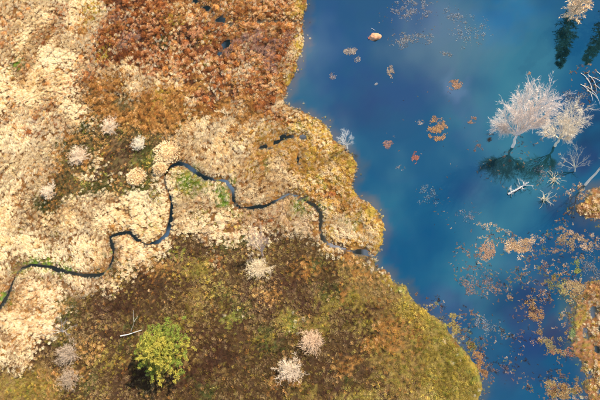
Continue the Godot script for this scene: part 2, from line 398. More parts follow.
		["orange",[-53.70,-43.16,0.66,0.56],0.61],
		["orange",[-57.93,-49.84,0.58,0.68],0.60],
		["ochre",[-39.29,-49.40,0.74,0.29],0.77],
		["ochre",[-44.61,-50.76,0.36,0.64],0.40],
		["ochretan",[-46.40,-38.24,0.67,0.61],0.59],
		["ochre",[-45.77,-49.01,0.73,0.59],0.77],
		["ochre",[-56.09,-49.23,0.84,0.69],0.61],
		["ochre",[-42.78,-45.82,0.71,0.39],0.43],
		["orange",[-48.77,-40.87,0.51,0.25],0.72],
		["orange",[-55.15,-35.55,0.54,0.51],0.77],
		["ochre",[-46.87,-30.38,0.50,0.48],0.58],
		["ochre",[-40.48,-39.42,0.28,0.32],0.61],
		["ochre",[-51.06,-36.86,0.33,0.44],0.76],
		["ochretan",[-51.90,-38.29,0.36,0.58],0.79],
		["orange",[-47.12,-40.18,0.46,0.29],0.40],
		["rust",[-50.03,-41.28,0.53,0.41],0.72],
		["ochre",[-46.63,-42.08,0.33,0.62],0.58],
		["ochre",[-39.24,-34.25,0.37,0.41],0.45],
		["ochre",[-48.09,-34.61,0.52,0.27],0.57],
		["ochre",[-57.93,-48.97,0.72,0.27],0.48],
		["orange",[-52.41,-37.96,0.65,0.34],0.60],
		["ochretan",[-47.55,-40.00,0.58,0.53],0.68],
		["ochre",[-41.88,-53.14,0.48,0.49],0.46],
		["peach",[-36.03,-42.20,0.47,0.32],0.62],
		["peach",[-24.85,-49.26,0.76,0.39],0.47],
		["tan",[-23.86,-36.89,0.44,0.59],0.76],
		["peach",[-38.83,-49.14,0.38,0.41],0.57],
		["peach",[-14.38,-41.42,0.36,0.38],0.67],
		["peach",[-42.66,-50.26,0.61,0.60],0.54],
		["orange",[-21.07,-40.65,0.64,0.49],0.48],
		["tan",[-41.11,-51.75,0.93,0.52],0.76],
		["tan",[-28.01,-48.73,0.45,0.59],0.80],
		["tan",[-14.83,-48.74,0.38,0.51],0.43],
		["gold",[-39.78,-46.64,0.72,0.43],0.64],
		["tan",[-41.91,-41.63,0.45,0.42],0.70],
		["tan",[-30.34,-48.91,0.38,0.57],0.53],
		["peach",[-39.42,-39.08,1.02,0.46],0.48],
		["orange",[-24.77,-45.81,0.50,0.28],0.70],
		["tan",[-36.96,-37.38,0.97,0.57],0.68],
		["gold",[-19.23,-38.41,0.42,0.29],0.72],
		["orange",[-33.69,-50.94,1.08,0.63],0.42],
		["orange",[-33.50,-36.63,0.54,0.48],0.63],
		["gold",[-26.27,-45.17,0.76,0.52],0.70],
		["darkred",[-13.31,-49.76,0.36,0.33],0.58],
		["peach",[-26.81,-39.20,0.56,0.27],0.50],
		["darkred",[-15.38,-41.41,0.56,0.42],0.74],
		["peach",[-39.59,-45.70,0.37,0.49],0.70],
		["tan",[-40.52,-37.75,0.60,0.61],0.74],
		["gold",[-25.85,-41.74,0.97,0.39],0.61],
		["orange",[-24.36,-45.36,0.64,0.34],0.77],
		["tan",[-22.20,-38.97,0.29,0.32],0.42],
		["gold",[-37.33,-40.31,0.34,0.36],0.56],
		["orange",[-24.59,-39.59,0.34,0.57],0.57],
		["tan",[-27.43,-35.92,0.32,0.26],0.72],
		["tan",[-15.33,-47.98,0.71,0.28],0.65],
		["tan",[-28.78,-48.58,0.57,0.31],0.55],
		["darkred",[-38.36,-46.04,0.51,0.48],0.57],
		["tan",[-19.01,-42.10,0.95,0.51],0.50],
		["darkred",[-38.44,-38.17,0.77,0.37],0.51],
		["darkred",[-21.68,-41.83,0.42,0.34],0.50],
		["peach",[-14.08,-42.04,0.90,0.56],0.42],
		["gold",[-41.13,-48.86,0.34,0.27],0.49],
		["peach",[-33.59,-39.93,0.42,0.32],0.79],
		["orange",[-27.78,-45.93,0.55,0.54],0.74],
		["darkred",[-40.96,-51.49,0.99,0.59],0.58],
		["tan",[-19.95,-44.47,0.55,0.49],0.80],
		["peach",[-32.40,-43.20,0.92,0.31],0.66],
		["orange",[-24.80,-43.82,0.35,0.27],0.63],
		["orange",[-27.46,-40.47,0.89,0.23],0.52],
		["peach",[-15.23,-40.55,0.48,0.50],0.68],
		["orange",[-34.23,-50.27,0.82,0.39],0.76],
		["darkred",[-32.62,-45.01,0.99,0.62],0.77],
		["orange",[-28.75,-38.71,0.62,0.31],0.79],
		["tan",[-20.40,-42.48,0.54,0.37],0.55],
		["tan",[-30.43,-45.66,0.85,0.39],0.56],
		["tan",[-37.62,-43.03,0.44,0.54],0.75],
		["darkred",[-34.43,-52.41,0.36,0.32],0.52],
		["gold",[-41.38,-39.26,0.36,0.45],0.72],
		["peach",[-40.71,-52.13,0.41,0.39],0.41],
		["peach",[-22.87,-49.68,0.60,0.53],0.60],
		["gold",[-15.35,-44.80,0.55,0.36],0.79],
		["darkred",[-22.08,-43.02,0.86,0.26],0.65],
		["peach",[-40.77,-40.59,0.58,0.24],0.55],
		["green",[-26.24,-26.58,0.51,0.32],0.44],
		["gold",[-12.57,-26.37,0.60,0.25],0.33],
		["gold",[-15.65,-22.45,0.28,0.28],0.36],
		["gold",[-9.41,-31.99,0.52,0.27],0.33],
		["gold",[-10.46,-18.72,0.19,0.28],0.46],
		["gold",[-22.01,-30.68,0.31,0.26],0.44],
		["peach",[-16.51,-29.84,0.61,0.29],0.48],
		["green",[-10.11,-23.02,0.40,0.25],0.48],
		["green",[-10.49,-27.50,0.54,0.22],0.47],
		["peach",[-20.29,-30.23,0.58,0.29],0.41],
		["ochretan",[-18.01,-29.12,0.51,0.26],0.30],
		["peach",[-18.81,-27.60,0.53,0.33],0.33],
		["gold",[-25.01,-28.84,0.64,0.38],0.33],
		["green",[-13.69,-23.34,0.43,0.23],0.45],
		["peach",[-27.66,-20.95,0.59,0.22],0.35],
		["gold",[-14.20,-31.75,0.52,0.23],0.45],
		["ochretan",[-17.41,-25.35,0.56,0.29],0.48],
		["peach",[-25.91,-20.79,0.22,0.28],0.40],
		["gold",[-9.99,-17.93,0.32,0.20],0.36],
		["gold",[-18.79,-22.14,0.23,0.23],0.43],
		["ochretan",[-14.89,-21.45,0.48,0.20],0.38],
		["green",[-14.31,-29.45,0.25,0.37],0.47],
		["green",[-11.80,-21.70,0.26,0.32],0.49],
		["gold",[-13.52,-18.24,0.43,0.21],0.34],
		["gold",[-20.80,-32.06,0.66,0.33],0.44],
		["ochretan",[-21.30,-20.55,0.24,0.32],0.33],
		["peach",[-15.83,-30.52,0.39,0.38],0.42],
		["peach",[-26.43,-30.53,0.69,0.31],0.45],
		["green",[-21.11,-20.59,0.26,0.24],0.33],
		["gold",[-14.63,-25.54,0.48,0.35],0.42],
		["peach",[-21.58,-21.15,0.50,0.32],0.30],
		["gold",[-21.57,-28.26,0.25,0.29],0.40],
		["green",[-12.82,-20.14,0.50,0.24],0.41],
		["green",[-22.27,-30.10,0.44,0.24],0.44],
		["peach",[-9.19,-24.67,0.44,0.20],0.43],
		["gold",[-13.05,-31.01,0.46,0.35],0.37],
		["gold",[-10.22,-27.17,0.58,0.29],0.45],
		["green",[-23.23,-24.70,0.46,0.32],0.35],
		["gold",[-10.66,-17.55,0.44,0.21],0.46],
		["peach",[-22.08,-19.51,0.54,0.27],0.33],
		["green",[-38.40,-13.20,0.15,0.37],0.60],
		["ochre",[-30.75,-15.88,0.34,0.80],0.57],
		["ochretan",[-38.32,-16.53,0.18,0.54],0.31],
		["green",[-41.58,-27.44,0.20,0.67],0.38],
		["ochretan",[-40.10,-22.84,0.35,0.83],0.42],
		["ochre",[-42.38,-27.83,0.27,0.74],0.51],
		["green",[-34.78,-14.23,0.38,0.56],0.57],
		["ochretan",[-36.22,-12.87,0.29,0.83],0.46],
		["ochretan",[-40.93,-20.82,0.24,0.31],0.52],
		["ochre",[-31.55,-14.49,0.34,0.45],0.48],
		["green",[-53.34,-28.06,0.23,0.95],0.59],
		["ochretan",[-42.92,-27.80,0.31,0.77],0.58],
		["ochre",[-31.63,-9.48,0.36,0.51],0.54],
		["ochretan",[-47.56,-14.76,0.41,0.33],0.54],
		["green",[-50.61,-19.11,0.15,0.45],0.39],
		["green",[-46.88,-29.00,0.40,0.59],0.41],
		["ochretan",[-40.31,-28.92,0.28,0.52],0.40],
		["green",[-49.41,-14.23,0.40,0.40],0.56],
		["ochre",[-37.62,-28.45,0.39,0.54],0.44],
		["ochretan",[-48.41,-12.17,0.30,0.42],0.58],
		["ochre",[-29.93,-16.01,0.33,0.46],0.57],
		["ochretan",[-32.27,-14.88,0.22,0.87],0.53],
		["ochre",[-44.29,-26.51,0.18,0.79],0.38],
		["ochre",[-36.10,-19.19,0.36,0.52],0.50],
		["ochretan",[-32.12,-17.27,0.40,0.85],0.35],
		["ochretan",[-49.23,-27.62,0.29,0.35],0.58],
		["ochretan",[-50.73,-11.69,0.32,0.45],0.38],
		["ochre",[-34.86,-27.67,0.43,0.42],0.35],
		["ochretan",[-36.66,-29.04,0.43,0.31],0.44],
		["green",[-35.59,-21.52,0.16,0.32],0.53],
		["green",[-31.93,-22.63,0.36,0.62],0.45],
		["ochretan",[-32.87,-15.46,0.30,0.76],0.33],
		["ochre",[-42.56,-16.13,0.36,0.79],0.37],
		["green",[-42.31,-25.29,0.22,0.43],0.59],
		["ochretan",[-52.71,-21.06,0.25,0.72],0.48],
		["ochre",[-34.07,-19.05,0.37,0.29],0.33],
		["ochretan",[-48.94,-16.95,0.33,0.31],0.43],
		["ochre",[-36.10,-12.97,0.34,0.58],0.50],
		["ochretan",[-41.41,-21.94,0.19,0.76],0.55],
		["green",[-35.31,-28.25,0.28,0.79],0.51],
		["ochre",[-4.85,-11.93,1.84,0.57],0.46],
		["darkred",[-12.94,-13.74,1.16,0.87],0.33],
		["darkred",[-20.23,-6.44,1.92,0.94],0.55],
		["olive",[-4.42,-3.92,0.87,0.80],0.38],
		["darkgreen",[-23.64,1.14,1.02,1.07],0.62],
		["ochreheath",[-34.47,-12.25,1.63,0.55],0.42],
		["ochre",[-14.79,0.04,1.76,0.55],0.60],
		["ochreheath",[-5.71,-10.51,1.58,0.62],0.42],
		["darkred",[-35.32,-5.32,1.35,0.77],0.51],
		["ochreheath",[-12.38,-6.30,1.88,0.92],0.60],
		["darkred",[-34.70,-8.24,0.73,0.70],0.63],
		["darkgreen",[-17.68,-5.61,1.28,0.85],0.53],
		["darkred",[-34.59,-13.30,0.90,1.23],0.43],
		["darkred",[-12.16,-2.20,0.61,0.65],0.43],
		["darkgreen",[-38.96,0.34,1.02,1.07],0.53],
		["ochreheath",[-30.31,-4.26,0.70,0.58],0.51],
		["ochreheath",[-42.33,-9.67,1.42,1.03],0.48],
		["ochreheath",[-20.63,-9.15,1.53,0.58],0.37],
		["ochreheath",[-31.07,-2.49,0.83,0.82],0.42],
		["ochreheath",[-39.10,-8.55,1.00,0.53],0.31],
		["olive",[-17.30,-4.82,1.47,0.50],0.60],
		["darkred",[-20.21,-8.46,1.91,1.09],0.38],
		["ochreheath",[-17.37,-12.99,0.79,0.85],0.47],
		["olive",[-5.92,-9.31,0.86,1.10],0.37],
		["darkred",[-12.04,-8.34,1.27,0.98],0.62],
		["olive",[-10.70,-6.18,1.49,0.83],0.55],
		["darkgreen",[-42.54,-8.24,2.06,1.19],0.40],
		["darkgreen",[-27.02,-0.25,1.26,0.67],0.39],
		["darkgreen",[-42.62,-9.04,1.55,0.70],0.53],
		["ochreheath",[-35.35,-6.73,1.16,1.14],0.31],
		["darkred",[-14.39,-10.68,1.44,0.92],0.44],
		["ochreheath",[-26.02,-9.94,1.87,0.77],0.62],
		["ochreheath",[-42.44,-12.94,1.12,0.91],0.47],
		["darkgreen",[-42.16,-4.42,1.02,0.98],0.38],
		["ochreheath",[-43.18,-5.52,0.69,0.90],0.60],
		["ochre",[-12.14,-13.01,1.78,0.98],0.58],
		["darkred",[-32.59,-13.22,1.13,1.05],0.54],
		["darkred",[-15.08,1.61,0.78,0.83],0.47],
		["darkgreen",[-19.98,-8.18,1.12,0.95],0.47],
		["darkred",[-16.74,-8.24,1.83,0.99],0.61],
		["olive",[-4.07,-0.68,0.69,0.72],0.57],
		["ochreheath",[-23.45,-11.88,1.85,0.53],0.39],
		["ochreheath",[-21.95,-1.06,0.94,0.87],0.43],
		["darkred",[-15.35,-11.28,1.74,1.07],0.50],
		["ochreheath",[-25.43,-2.55,1.63,0.64],0.36],
		["darkgreen",[-34.48,-4.07,0.98,0.61],0.30],
		["darkred",[-18.88,1.26,0.94,0.61],0.39],
		["darkred",[-15.98,-7.81,0.67,0.96],0.34],
		["ochreheath",[-41.92,-10.14,2.19,0.60],0.42],
		["ochreheath",[-42.06,-5.53,0.93,0.54],0.45],
		["darkred",[-8.30,-3.36,1.06,0.85],0.57],
		["darkred",[-4.12,-7.53,1.25,0.99],0.35],
		["darkgreen",[-36.43,-13.29,2.00,0.85],0.35],
		["ochre",[-7.64,-9.59,0.77,0.90],0.40],
		["darkgreen",[-33.58,-6.47,1.45,0.89],0.35],
		["darkred",[-42.43,-1.73,0.68,0.72],0.35],
		["ochreheath",[-11.31,2.02,1.17,0.69],0.58],
		["ochreheath",[-27.06,-13.89,1.54,1.13],0.39],
		["darkred",[-35.53,-9.90,2.13,0.83],0.59],
		["darkred",[-13.71,-11.37,1.86,0.86],0.54],
		["ochreheath",[-32.41,-14.69,1.13,0.91],0.30],
		["darkred",[-33.60,1.60,1.70,0.63],0.39],
		["olive",[-6.24,-5.84,1.58,1.00],0.57],
		["ochreheath",[-3.77,-12.36,1.09,0.97],0.39],
		["ochre",[-6.59,-13.79,0.78,0.71],0.55],
		["darkgreen",[-22.34,-9.84,1.49,0.81],0.41],
		["ochreheath",[-40.10,-3.57,0.81,0.72],0.56],
		["ochreheath",[-33.86,-1.99,1.07,0.61],0.42],
		["darkred",[-36.81,-8.46,1.30,0.50],0.48],
		["ochreheath",[-26.48,-9.15,1.82,1.04],0.31],
		["green",[-20.99,-7.09,1.23,0.70],0.35],
		["green",[-13.45,-6.49,0.83,0.92],0.80],
		["darkgreen",[-22.19,-16.03,1.80,0.63],0.70],
		["darkgreen",[-19.91,-16.82,0.64,0.76],0.60],
		["darkgreen",[-10.80,-13.14,0.72,0.96],0.60],
		["darkgreen",[-9.16,-10.12,1.18,0.82],0.40],
		["green",[5.13,-2.95,0.85,1.06],0.50],
		["green",[3.14,-5.34,0.87,0.66],0.50],
		["green",[-0.59,-10.13,0.90,0.57],0.60],
		["green",[-28.04,-15.62,1.06,0.51],0.20],
		["darkgreen",[-7.61,-0.21,0.90,0.64],0.50],
		["darkgreen",[-16.29,-3.90,1.67,0.90],0.40],
		["brightgreen",[-46.92,-14.61,2.15,0.60],1.00],
		["brightgreen",[-43.68,-13.71,1.13,0.53],1.00],
		["brightgreen",[-51.75,-10.31,0.72,0.52],0.80],
		["green",[-50.51,-13.54,0.73,0.53],0.70],
		["green",[-26.93,-24.27,2.17,1.76],0.80],
		["green",[-29.19,-25.50,0.97,1.10],0.40],
		["brightgreen",[-22.94,-22.03,1.19,1.46],0.95],
		["green",[-21.57,-24.49,0.53,0.54],0.80],
		["brightgreen",[-54.99,-44.32,1.16,0.84],0.75],
		["darkgreen",[-42.97,-33.66,0.76,0.91],0.80],
		["darkgreen",[-46.18,-31.51,0.91,0.60],0.80],
		["green",[-13.37,-20.35,1.13,1.02],0.75],
		["brightgreen",[-10.37,-20.58,0.62,0.45],0.80],
		["green",[-25.64,-20.18,1.33,0.79],0.35],
		["green",[-6.61,-18.25,1.20,0.99],0.40],
		["green",[-10.46,-24.08,0.50,0.52],0.60],
		["green",[-8.09,-23.68,0.50,0.65],0.60],
		["green",[-3.30,-13.84,0.58,0.95],0.70],
		["green",[-12.74,-31.00,1.04,0.69],0.40],
		["green",[-17.27,-26.25,0.66,0.95],0.50],
		["green",[-31.76,-19.15,0.68,0.53],0.50],
		["green",[-45.89,-17.63,0.58,1.36],0.40],
		["green",[-41.48,-16.52,0.71,0.53],0.30],
		["yellow",[-43.93,-52.29,1.30,1.72],0.50],
		["yellow",[-41.22,-44.37,0.63,0.81],0.80],
		["yellow",[-30.81,-49.05,0.91,0.82],0.30],
		["yellow",[-32.25,-37.42,1.17,0.91],0.40],
		["darkgreen",[-32.38,-45.67,0.91,1.29],0.40],
		["yellow",[-13.02,-48.83,0.84,2.20],0.60],
		["yellow",[-13.15,-40.84,0.68,2.37],0.60],
		["yellow",[-14.35,-37.41,0.68,1.46],0.60],
		["yellow",[-12.33,-44.54,0.41,3.03],0.60],
		["darkgreen",[-39.78,-24.46,2.30,0.85],0.75],
		["darkgreen",[-33.53,-27.73,1.14,2.26],0.65],
		["green",[-33.00,-28.26,0.99,1.14],0.60],
		["darkgreen",[-48.28,-22.41,1.19,0.85],0.90],
		["darkgreen",[-34.08,-24.14,1.96,0.69],0.80],
		["yellow",[-7.89,-27.63,0.63,1.33],0.70],
		["yellow",[-6.44,-25.54,0.62,1.05],0.80],
		["yellow",[-9.38,-30.46,0.64,1.10],0.70],
		["yellow",[-3.93,-19.36,0.96,0.62],0.70],
		["yellow",[-3.09,-16.49,0.47,1.45],0.70],
		["green",[-11.17,-32.27,0.65,0.56],0.50],
		["yellow",[-6.27,-22.28,0.73,1.02],0.60],
		["yellow",[-11.46,-26.53,1.27,1.33],0.35],
		["yellow",[-2.13,-11.33,0.69,0.47],0.60],
		["yellow",[1.60,-7.03,0.66,0.67],0.70],
		["green",[6.42,-0.52,0.63,1.25],0.50],
		["yellow",[6.09,-1.57,0.63,1.26],0.50],
		["green",[17.90,-1.21,0.40,0.82],0.60],
		["yellow",[17.77,-5.67,0.30,1.27],0.60],
		["darkred",[-36.83,-8.96,2.94,1.73],0.55],
		["darkred",[-33.04,-11.36,2.39,1.13],0.50],
		["darkred",[-36.53,-5.90,2.38,1.69],0.45],
		["darkred",[-26.47,0.00,2.70,1.35],0.50],
		["darkred",[-33.43,-0.57,2.04,1.38],0.50],
		["darkred",[-24.79,-16.13,2.34,0.76],0.50],
		["olive",[3.29,0.52,2.74,2.27],0.60],
		["olive",[1.41,-3.73,2.17,2.36],0.50],
		["brightgreen",[-37.37,-14.41,0.55,1.04],0.40],
		["green",[-49.43,-14.03,0.73,0.54],0.80],
		["brightgreen",[-22.81,-22.15,1.06,1.32],0.80],
		["brightgreen",[-27.76,-24.59,1.37,0.82],0.55],
		["brightgreen",[-25.55,-23.64,1.08,0.95],0.50],
		["brightgreen",[-48.65,-14.67,1.16,0.47],0.80],
		["brightgreen",[-44.83,-13.88,1.13,0.46],0.80],
		["brightgreen",[-51.48,-10.43,0.72,0.78],0.80],
		["brightgreen",[-12.74,-20.44,0.75,0.77],0.50],
		["green",[-20.38,-19.92,1.30,0.39],0.40],
	]
	for q in patches:
		var e: Array = q[1]
		var value := CLASSES.find(q[0])
		var reach := maxf(e[2], e[3]) * 1.5
		for j in range(maxi(0, int((e[1] - reach - Z0) / CELL)), mini(NZ, int((e[1] + reach - Z0) / CELL) + 1)):
			for i in range(maxi(0, int((e[0] - reach - X0) / CELL)), mini(NX, int((e[0] + reach - X0) / CELL) + 1)):
				if kind[j * NX + i] == 0:
					continue
				var p := Vector2(X0 + i * CELL, Z0 + j * CELL)
				var d := Vector2((p.x - e[0]) / e[2], (p.y - e[1]) / e[3]).length()
				var amount: float = q[2] * smoothstep(1.35, .65, d + middle.get_noise_2d(p.x * 1.7, p.y * 1.7) * .55)
				if rng.randf() < amount:
					kind[j * NX + i] = value
	# distance from the shore, positive on land
	for s in [marsh, east_bank, islet]:
		near_line(s, 3.0, true, func(c, d): bank[c] = minf(bank[c], d))
	for c in NX * NZ:
		if kind[c] == 0:
			bank[c] = -bank[c]
	shore = bank.duplicate()
	# the stream and the small creeks cut into the land
	var cuts := [[[[-57.31,-5.56],[-53.54,-7.15],[-52.10,-8.90],[-51.19,-10.42],[-50.65,-12.49],[-49.99,-13.92],[-48.33,-14.39],[-45.70,-14.04],[-43.93,-13.46],[-42.06,-13.02],[-40.22,-12.70],[-38.57,-12.78],[-37.54,-13.39],[-36.98,-14.66],[-36.94,-15.69],[-37.32,-16.76],[-37.69,-17.69],[-36.61,-18.05],[-34.97,-18.24],[-33.78,-17.14],[-32.65,-16.57],[-31.05,-16.77],[-29.90,-17.63],[-29.49,-19.58],[-29.48,-21.57],[-29.84,-22.94],[-30.49,-24.34],[-30.71,-25.59],[-30.10,-26.80],[-29.02,-27.29],[-27.61,-26.78],[-26.47,-25.88],[-25.21,-24.98],[-23.85,-24.63],[-22.37,-24.40],[-21.40,-23.14],[-21.21,-21.54],[-20.40,-20.71],[-18.85,-20.63],[-17.05,-20.79],[-15.53,-21.49],[-14.26,-22.21],[-12.99,-21.88],[-11.74,-21.03],[-10.74,-20.47],[-10.13,-19.42],[-10.27,-17.67],[-10.04,-16.41],[-9.08,-15.51],[-7.64,-15.09],[-6.46,-14.56],[-5.51,-14.52],[-4.58,-14.25]], 0.19]]
	cuts.append([[[-28.49,-53.05],[-26.72,-50.51],[-24.72,-48.81],[-23.81,-47.90],[-21.47,-46.83],[-22.00,-45.47],[-23.10,-44.19],[-23.89,-42.56]], 0.05])
	cuts.append([[[-22.07,-47.69],[-19.05,-47.34],[-16.22,-47.01],[-12.46,-46.72]], 0.05])
	cuts.append([[[-18.24,-28.50],[-16.39,-28.78],[-14.70,-29.76],[-11.96,-29.83]], 0.05])
	cuts.append([[[-13.00,-27.72],[-13.12,-25.31]], 0.05])
	cuts.append([[[-9.08,-15.63],[-6.46,-14.56],[-4.35,-14.12],[-3.54,-13.73]], 0.12])
	for cut in cuts:
		var half: float = cut[1]
		near_line(cut[0], 2.0, false, func(c, d):
			var x: float = X0 + (c % NX) * CELL
			var z: float = Z0 + (c / NX) * CELL
			bank[c] = minf(bank[c], d - half * (1.0 + 0.8 * middle.get_noise_2d(x * 1.5, z * 1.5) + .5 * fine.get_noise_2d(x * .6, z * .6))))
	var pools := [
		[19.26,-7.02,0.40,0.64],
		[18.28,-4.92,0.30,0.84],
		[19.23,-3.04,0.40,0.52],
		[18.22,-0.60,0.30,0.61],
		[18.86,1.20,0.39,0.40],
		[20.10,-5.11,0.50,0.53],
		[18.51,-8.32,0.41,0.33],
		[-5.51,-14.65,0.83,0.31],
		[-26.42,-50.48,0.90,0.49],
		[-23.97,-48.24,0.73,0.56],
		[-23.10,-44.34,0.65,0.70],
		[-23.91,-43.03,0.43,0.62],
		[-14.70,-29.90,0.92,0.42],
		[-12.35,-29.72,0.65,0.41],
		[-17.32,-28.71,0.66,0.28],
		[-13.00,-26.64,0.21,0.67],
		[-27.97,-51.82,0.61,0.50],
		[-15.87,-29.29,0.66,0.28],
	]
	for e in pools:
		for j in range(int((e[1] - e[3] - 2 - Z0) / CELL), int((e[1] + e[3] + 2 - Z0) / CELL) + 1):
			for i in range(int((e[0] - e[2] - 2 - X0) / CELL), int((e[0] + e[2] + 2 - X0) / CELL) + 1):
				if i < 0 or j < 0 or i >= NX or j >= NZ:
					continue
				var p := Vector2(X0 + i * CELL, Z0 + j * CELL)
				var d := Vector2((p.x - e[0]) / e[2], (p.y - e[1]) / e[3]).length() + fine.get_noise_2d(p.x, p.y) * .9
				bank[j * NX + i] = minf(bank[j * NX + i], (d - .8) * minf(e[2], e[3]))
	for line in [
		[[-48.16,-21.57],[-47.23,-20.14],[-44.84,-15.06],[-44.24,-12.56],[-42.76,-10.73],[-40.95,-9.43]],
		[[-53.44,-17.26],[-51.45,-15.83],[-49.47,-14.30]],
		[[-55.65,-26.25],[-52.79,-24.64],[-50.36,-23.51]],
		[[-57.94,-47.45],[-56.28,-45.27],[-54.18,-42.12]],
		[[-52.97,-44.93],[-51.43,-43.14],[-49.29,-38.95]],
		[[-39.16,-32.76],[-37.70,-29.73],[-36.49,-27.50]],
		[[-32.54,-18.66],[-34.47,-20.48],[-36.70,-21.95]],
		[[-46.98,-37.96],[-45.05,-38.57],[-41.16,-37.76]],
		[[-53.07,-14.95],[-51.47,-14.10],[-49.99,-13.92]],
		[[-51.19,-22.00],[-48.96,-18.85],[-46.65,-14.73]],
		[[-43.87,-22.32],[-41.86,-19.89],[-41.02,-17.43]],
	]:
		near_line(line, .5, false, func(c, d):
			if d < .2 + .2 * rng.randf():
				trail[c] = 1)


func bank_at(x: float, z: float) -> float:
	var u := clampf((x - X0) / CELL, 0, NX - 1.001)
	var w := clampf((z - Z0) / CELL, 0, NZ - 1.001)
	var i := int(u)
	var j := int(w)
	var k := j * NX + i
	return lerpf(lerpf(bank[k], bank[k + 1], u - i), lerpf(bank[k + NX], bank[k + NX + 1], u - i), w - j)


func height(x: float, z: float) -> float:
	var d := bank_at(x, z)
	if d < 0:
		return maxf(d * .5, -.7)
	return minf(d * .35, .16 + .06 * middle.get_noise_2d(x, z)) + .05 * minf(d, 1.0) * fine.get_noise_2d(x * 1.3, z * 1.3)


func spread(lo: float, hi: float, step: float, out: float) -> PackedFloat32Array:
	# even steps over the marsh, then ever longer ones out to the horizon
	var a := PackedFloat32Array()
	var x := lo
	while x <= hi:
		a.append(x)
		x += step
	var s := step
	x = a[a.size() - 1]
	while x < out:
		s *= 1.7
		x += s
		a.append(x)
	s = step
	x = lo
	while x > -out:
		s *= 1.7
		x -= s
		a.insert(0, x)
	return a


func sheet(xs: PackedFloat32Array, zs: PackedFloat32Array, level: Callable, colour: Callable) -> ArrayMesh:
	var v := PackedVector3Array()
	var c := PackedColorArray()
	var ix := PackedInt32Array()
	for z in zs:
		for x in xs:
			v.append(Vector3(x, level.call(x, z), z))
			c.append(colour.call(x, z))
	var w := xs.size()
	for j in zs.size() - 1:
		for i in w - 1:
			var k := j * w + i
			ix.append_array([k, k + 1, k + w, k + 1, k + w + 1, k + w])
	var n := PackedVector3Array()
	n.resize(v.size())
	for j in zs.size():
		for i in w:
			var l := v[j * w + maxi(i - 1, 0)]
			var r := v[j * w + mini(i + 1, w - 1)]
			var u := v[maxi(j - 1, 0) * w + i]
			var d := v[mini(j + 1, zs.size() - 1) * w + i]
			n[j * w + i] = (d - u).cross(r - l).normalized()
	var arrays := []
	arrays.resize(Mesh.ARRAY_MAX)
	arrays[Mesh.ARRAY_VERTEX] = v
	arrays[Mesh.ARRAY_NORMAL] = n
	arrays[Mesh.ARRAY_COLOR] = c
	arrays[Mesh.ARRAY_INDEX] = ix
	var m := ArrayMesh.new()
	m.add_surface_from_arrays(Mesh.PRIMITIVE_TRIANGLES, arrays)
	return m


func build_ground() -> void:
	var m := StandardMaterial3D.new()
	m.vertex_color_use_as_albedo = true
	m.roughness = 0.95
	m.metallic_specular = 0.15
	var xs := spread(X0 + 1, X0 + (NX - 4) * CELL, .3, 420.0)
	var zs := spread(Z0 + 1, Z0 + (NZ - 4) * CELL, .3, 420.0)
	structure("ground", sheet(xs, zs, height, func(x, z):
		var k := cell(clampf(x + rng.randf_range(-.3, .3), X0 + 1, X0 + (NX - 2) * CELL), clampf(z + rng.randf_range(-.3, .3), Z0 + 1, Z0 + (NZ - 2) * CELL))
		var c: Array = LITTER[CLASSES[kind[k]]]
		if bank[k] < .05:
			c = LITTER["water"]
		elif trail[k]:
			c = [.10, .06, .03]
		return shade(c, 1.0 + .5 * fine.get_noise_2d(x * 2.1, z * 2.1) + .25 * middle.get_noise_2d(x, z))), m)


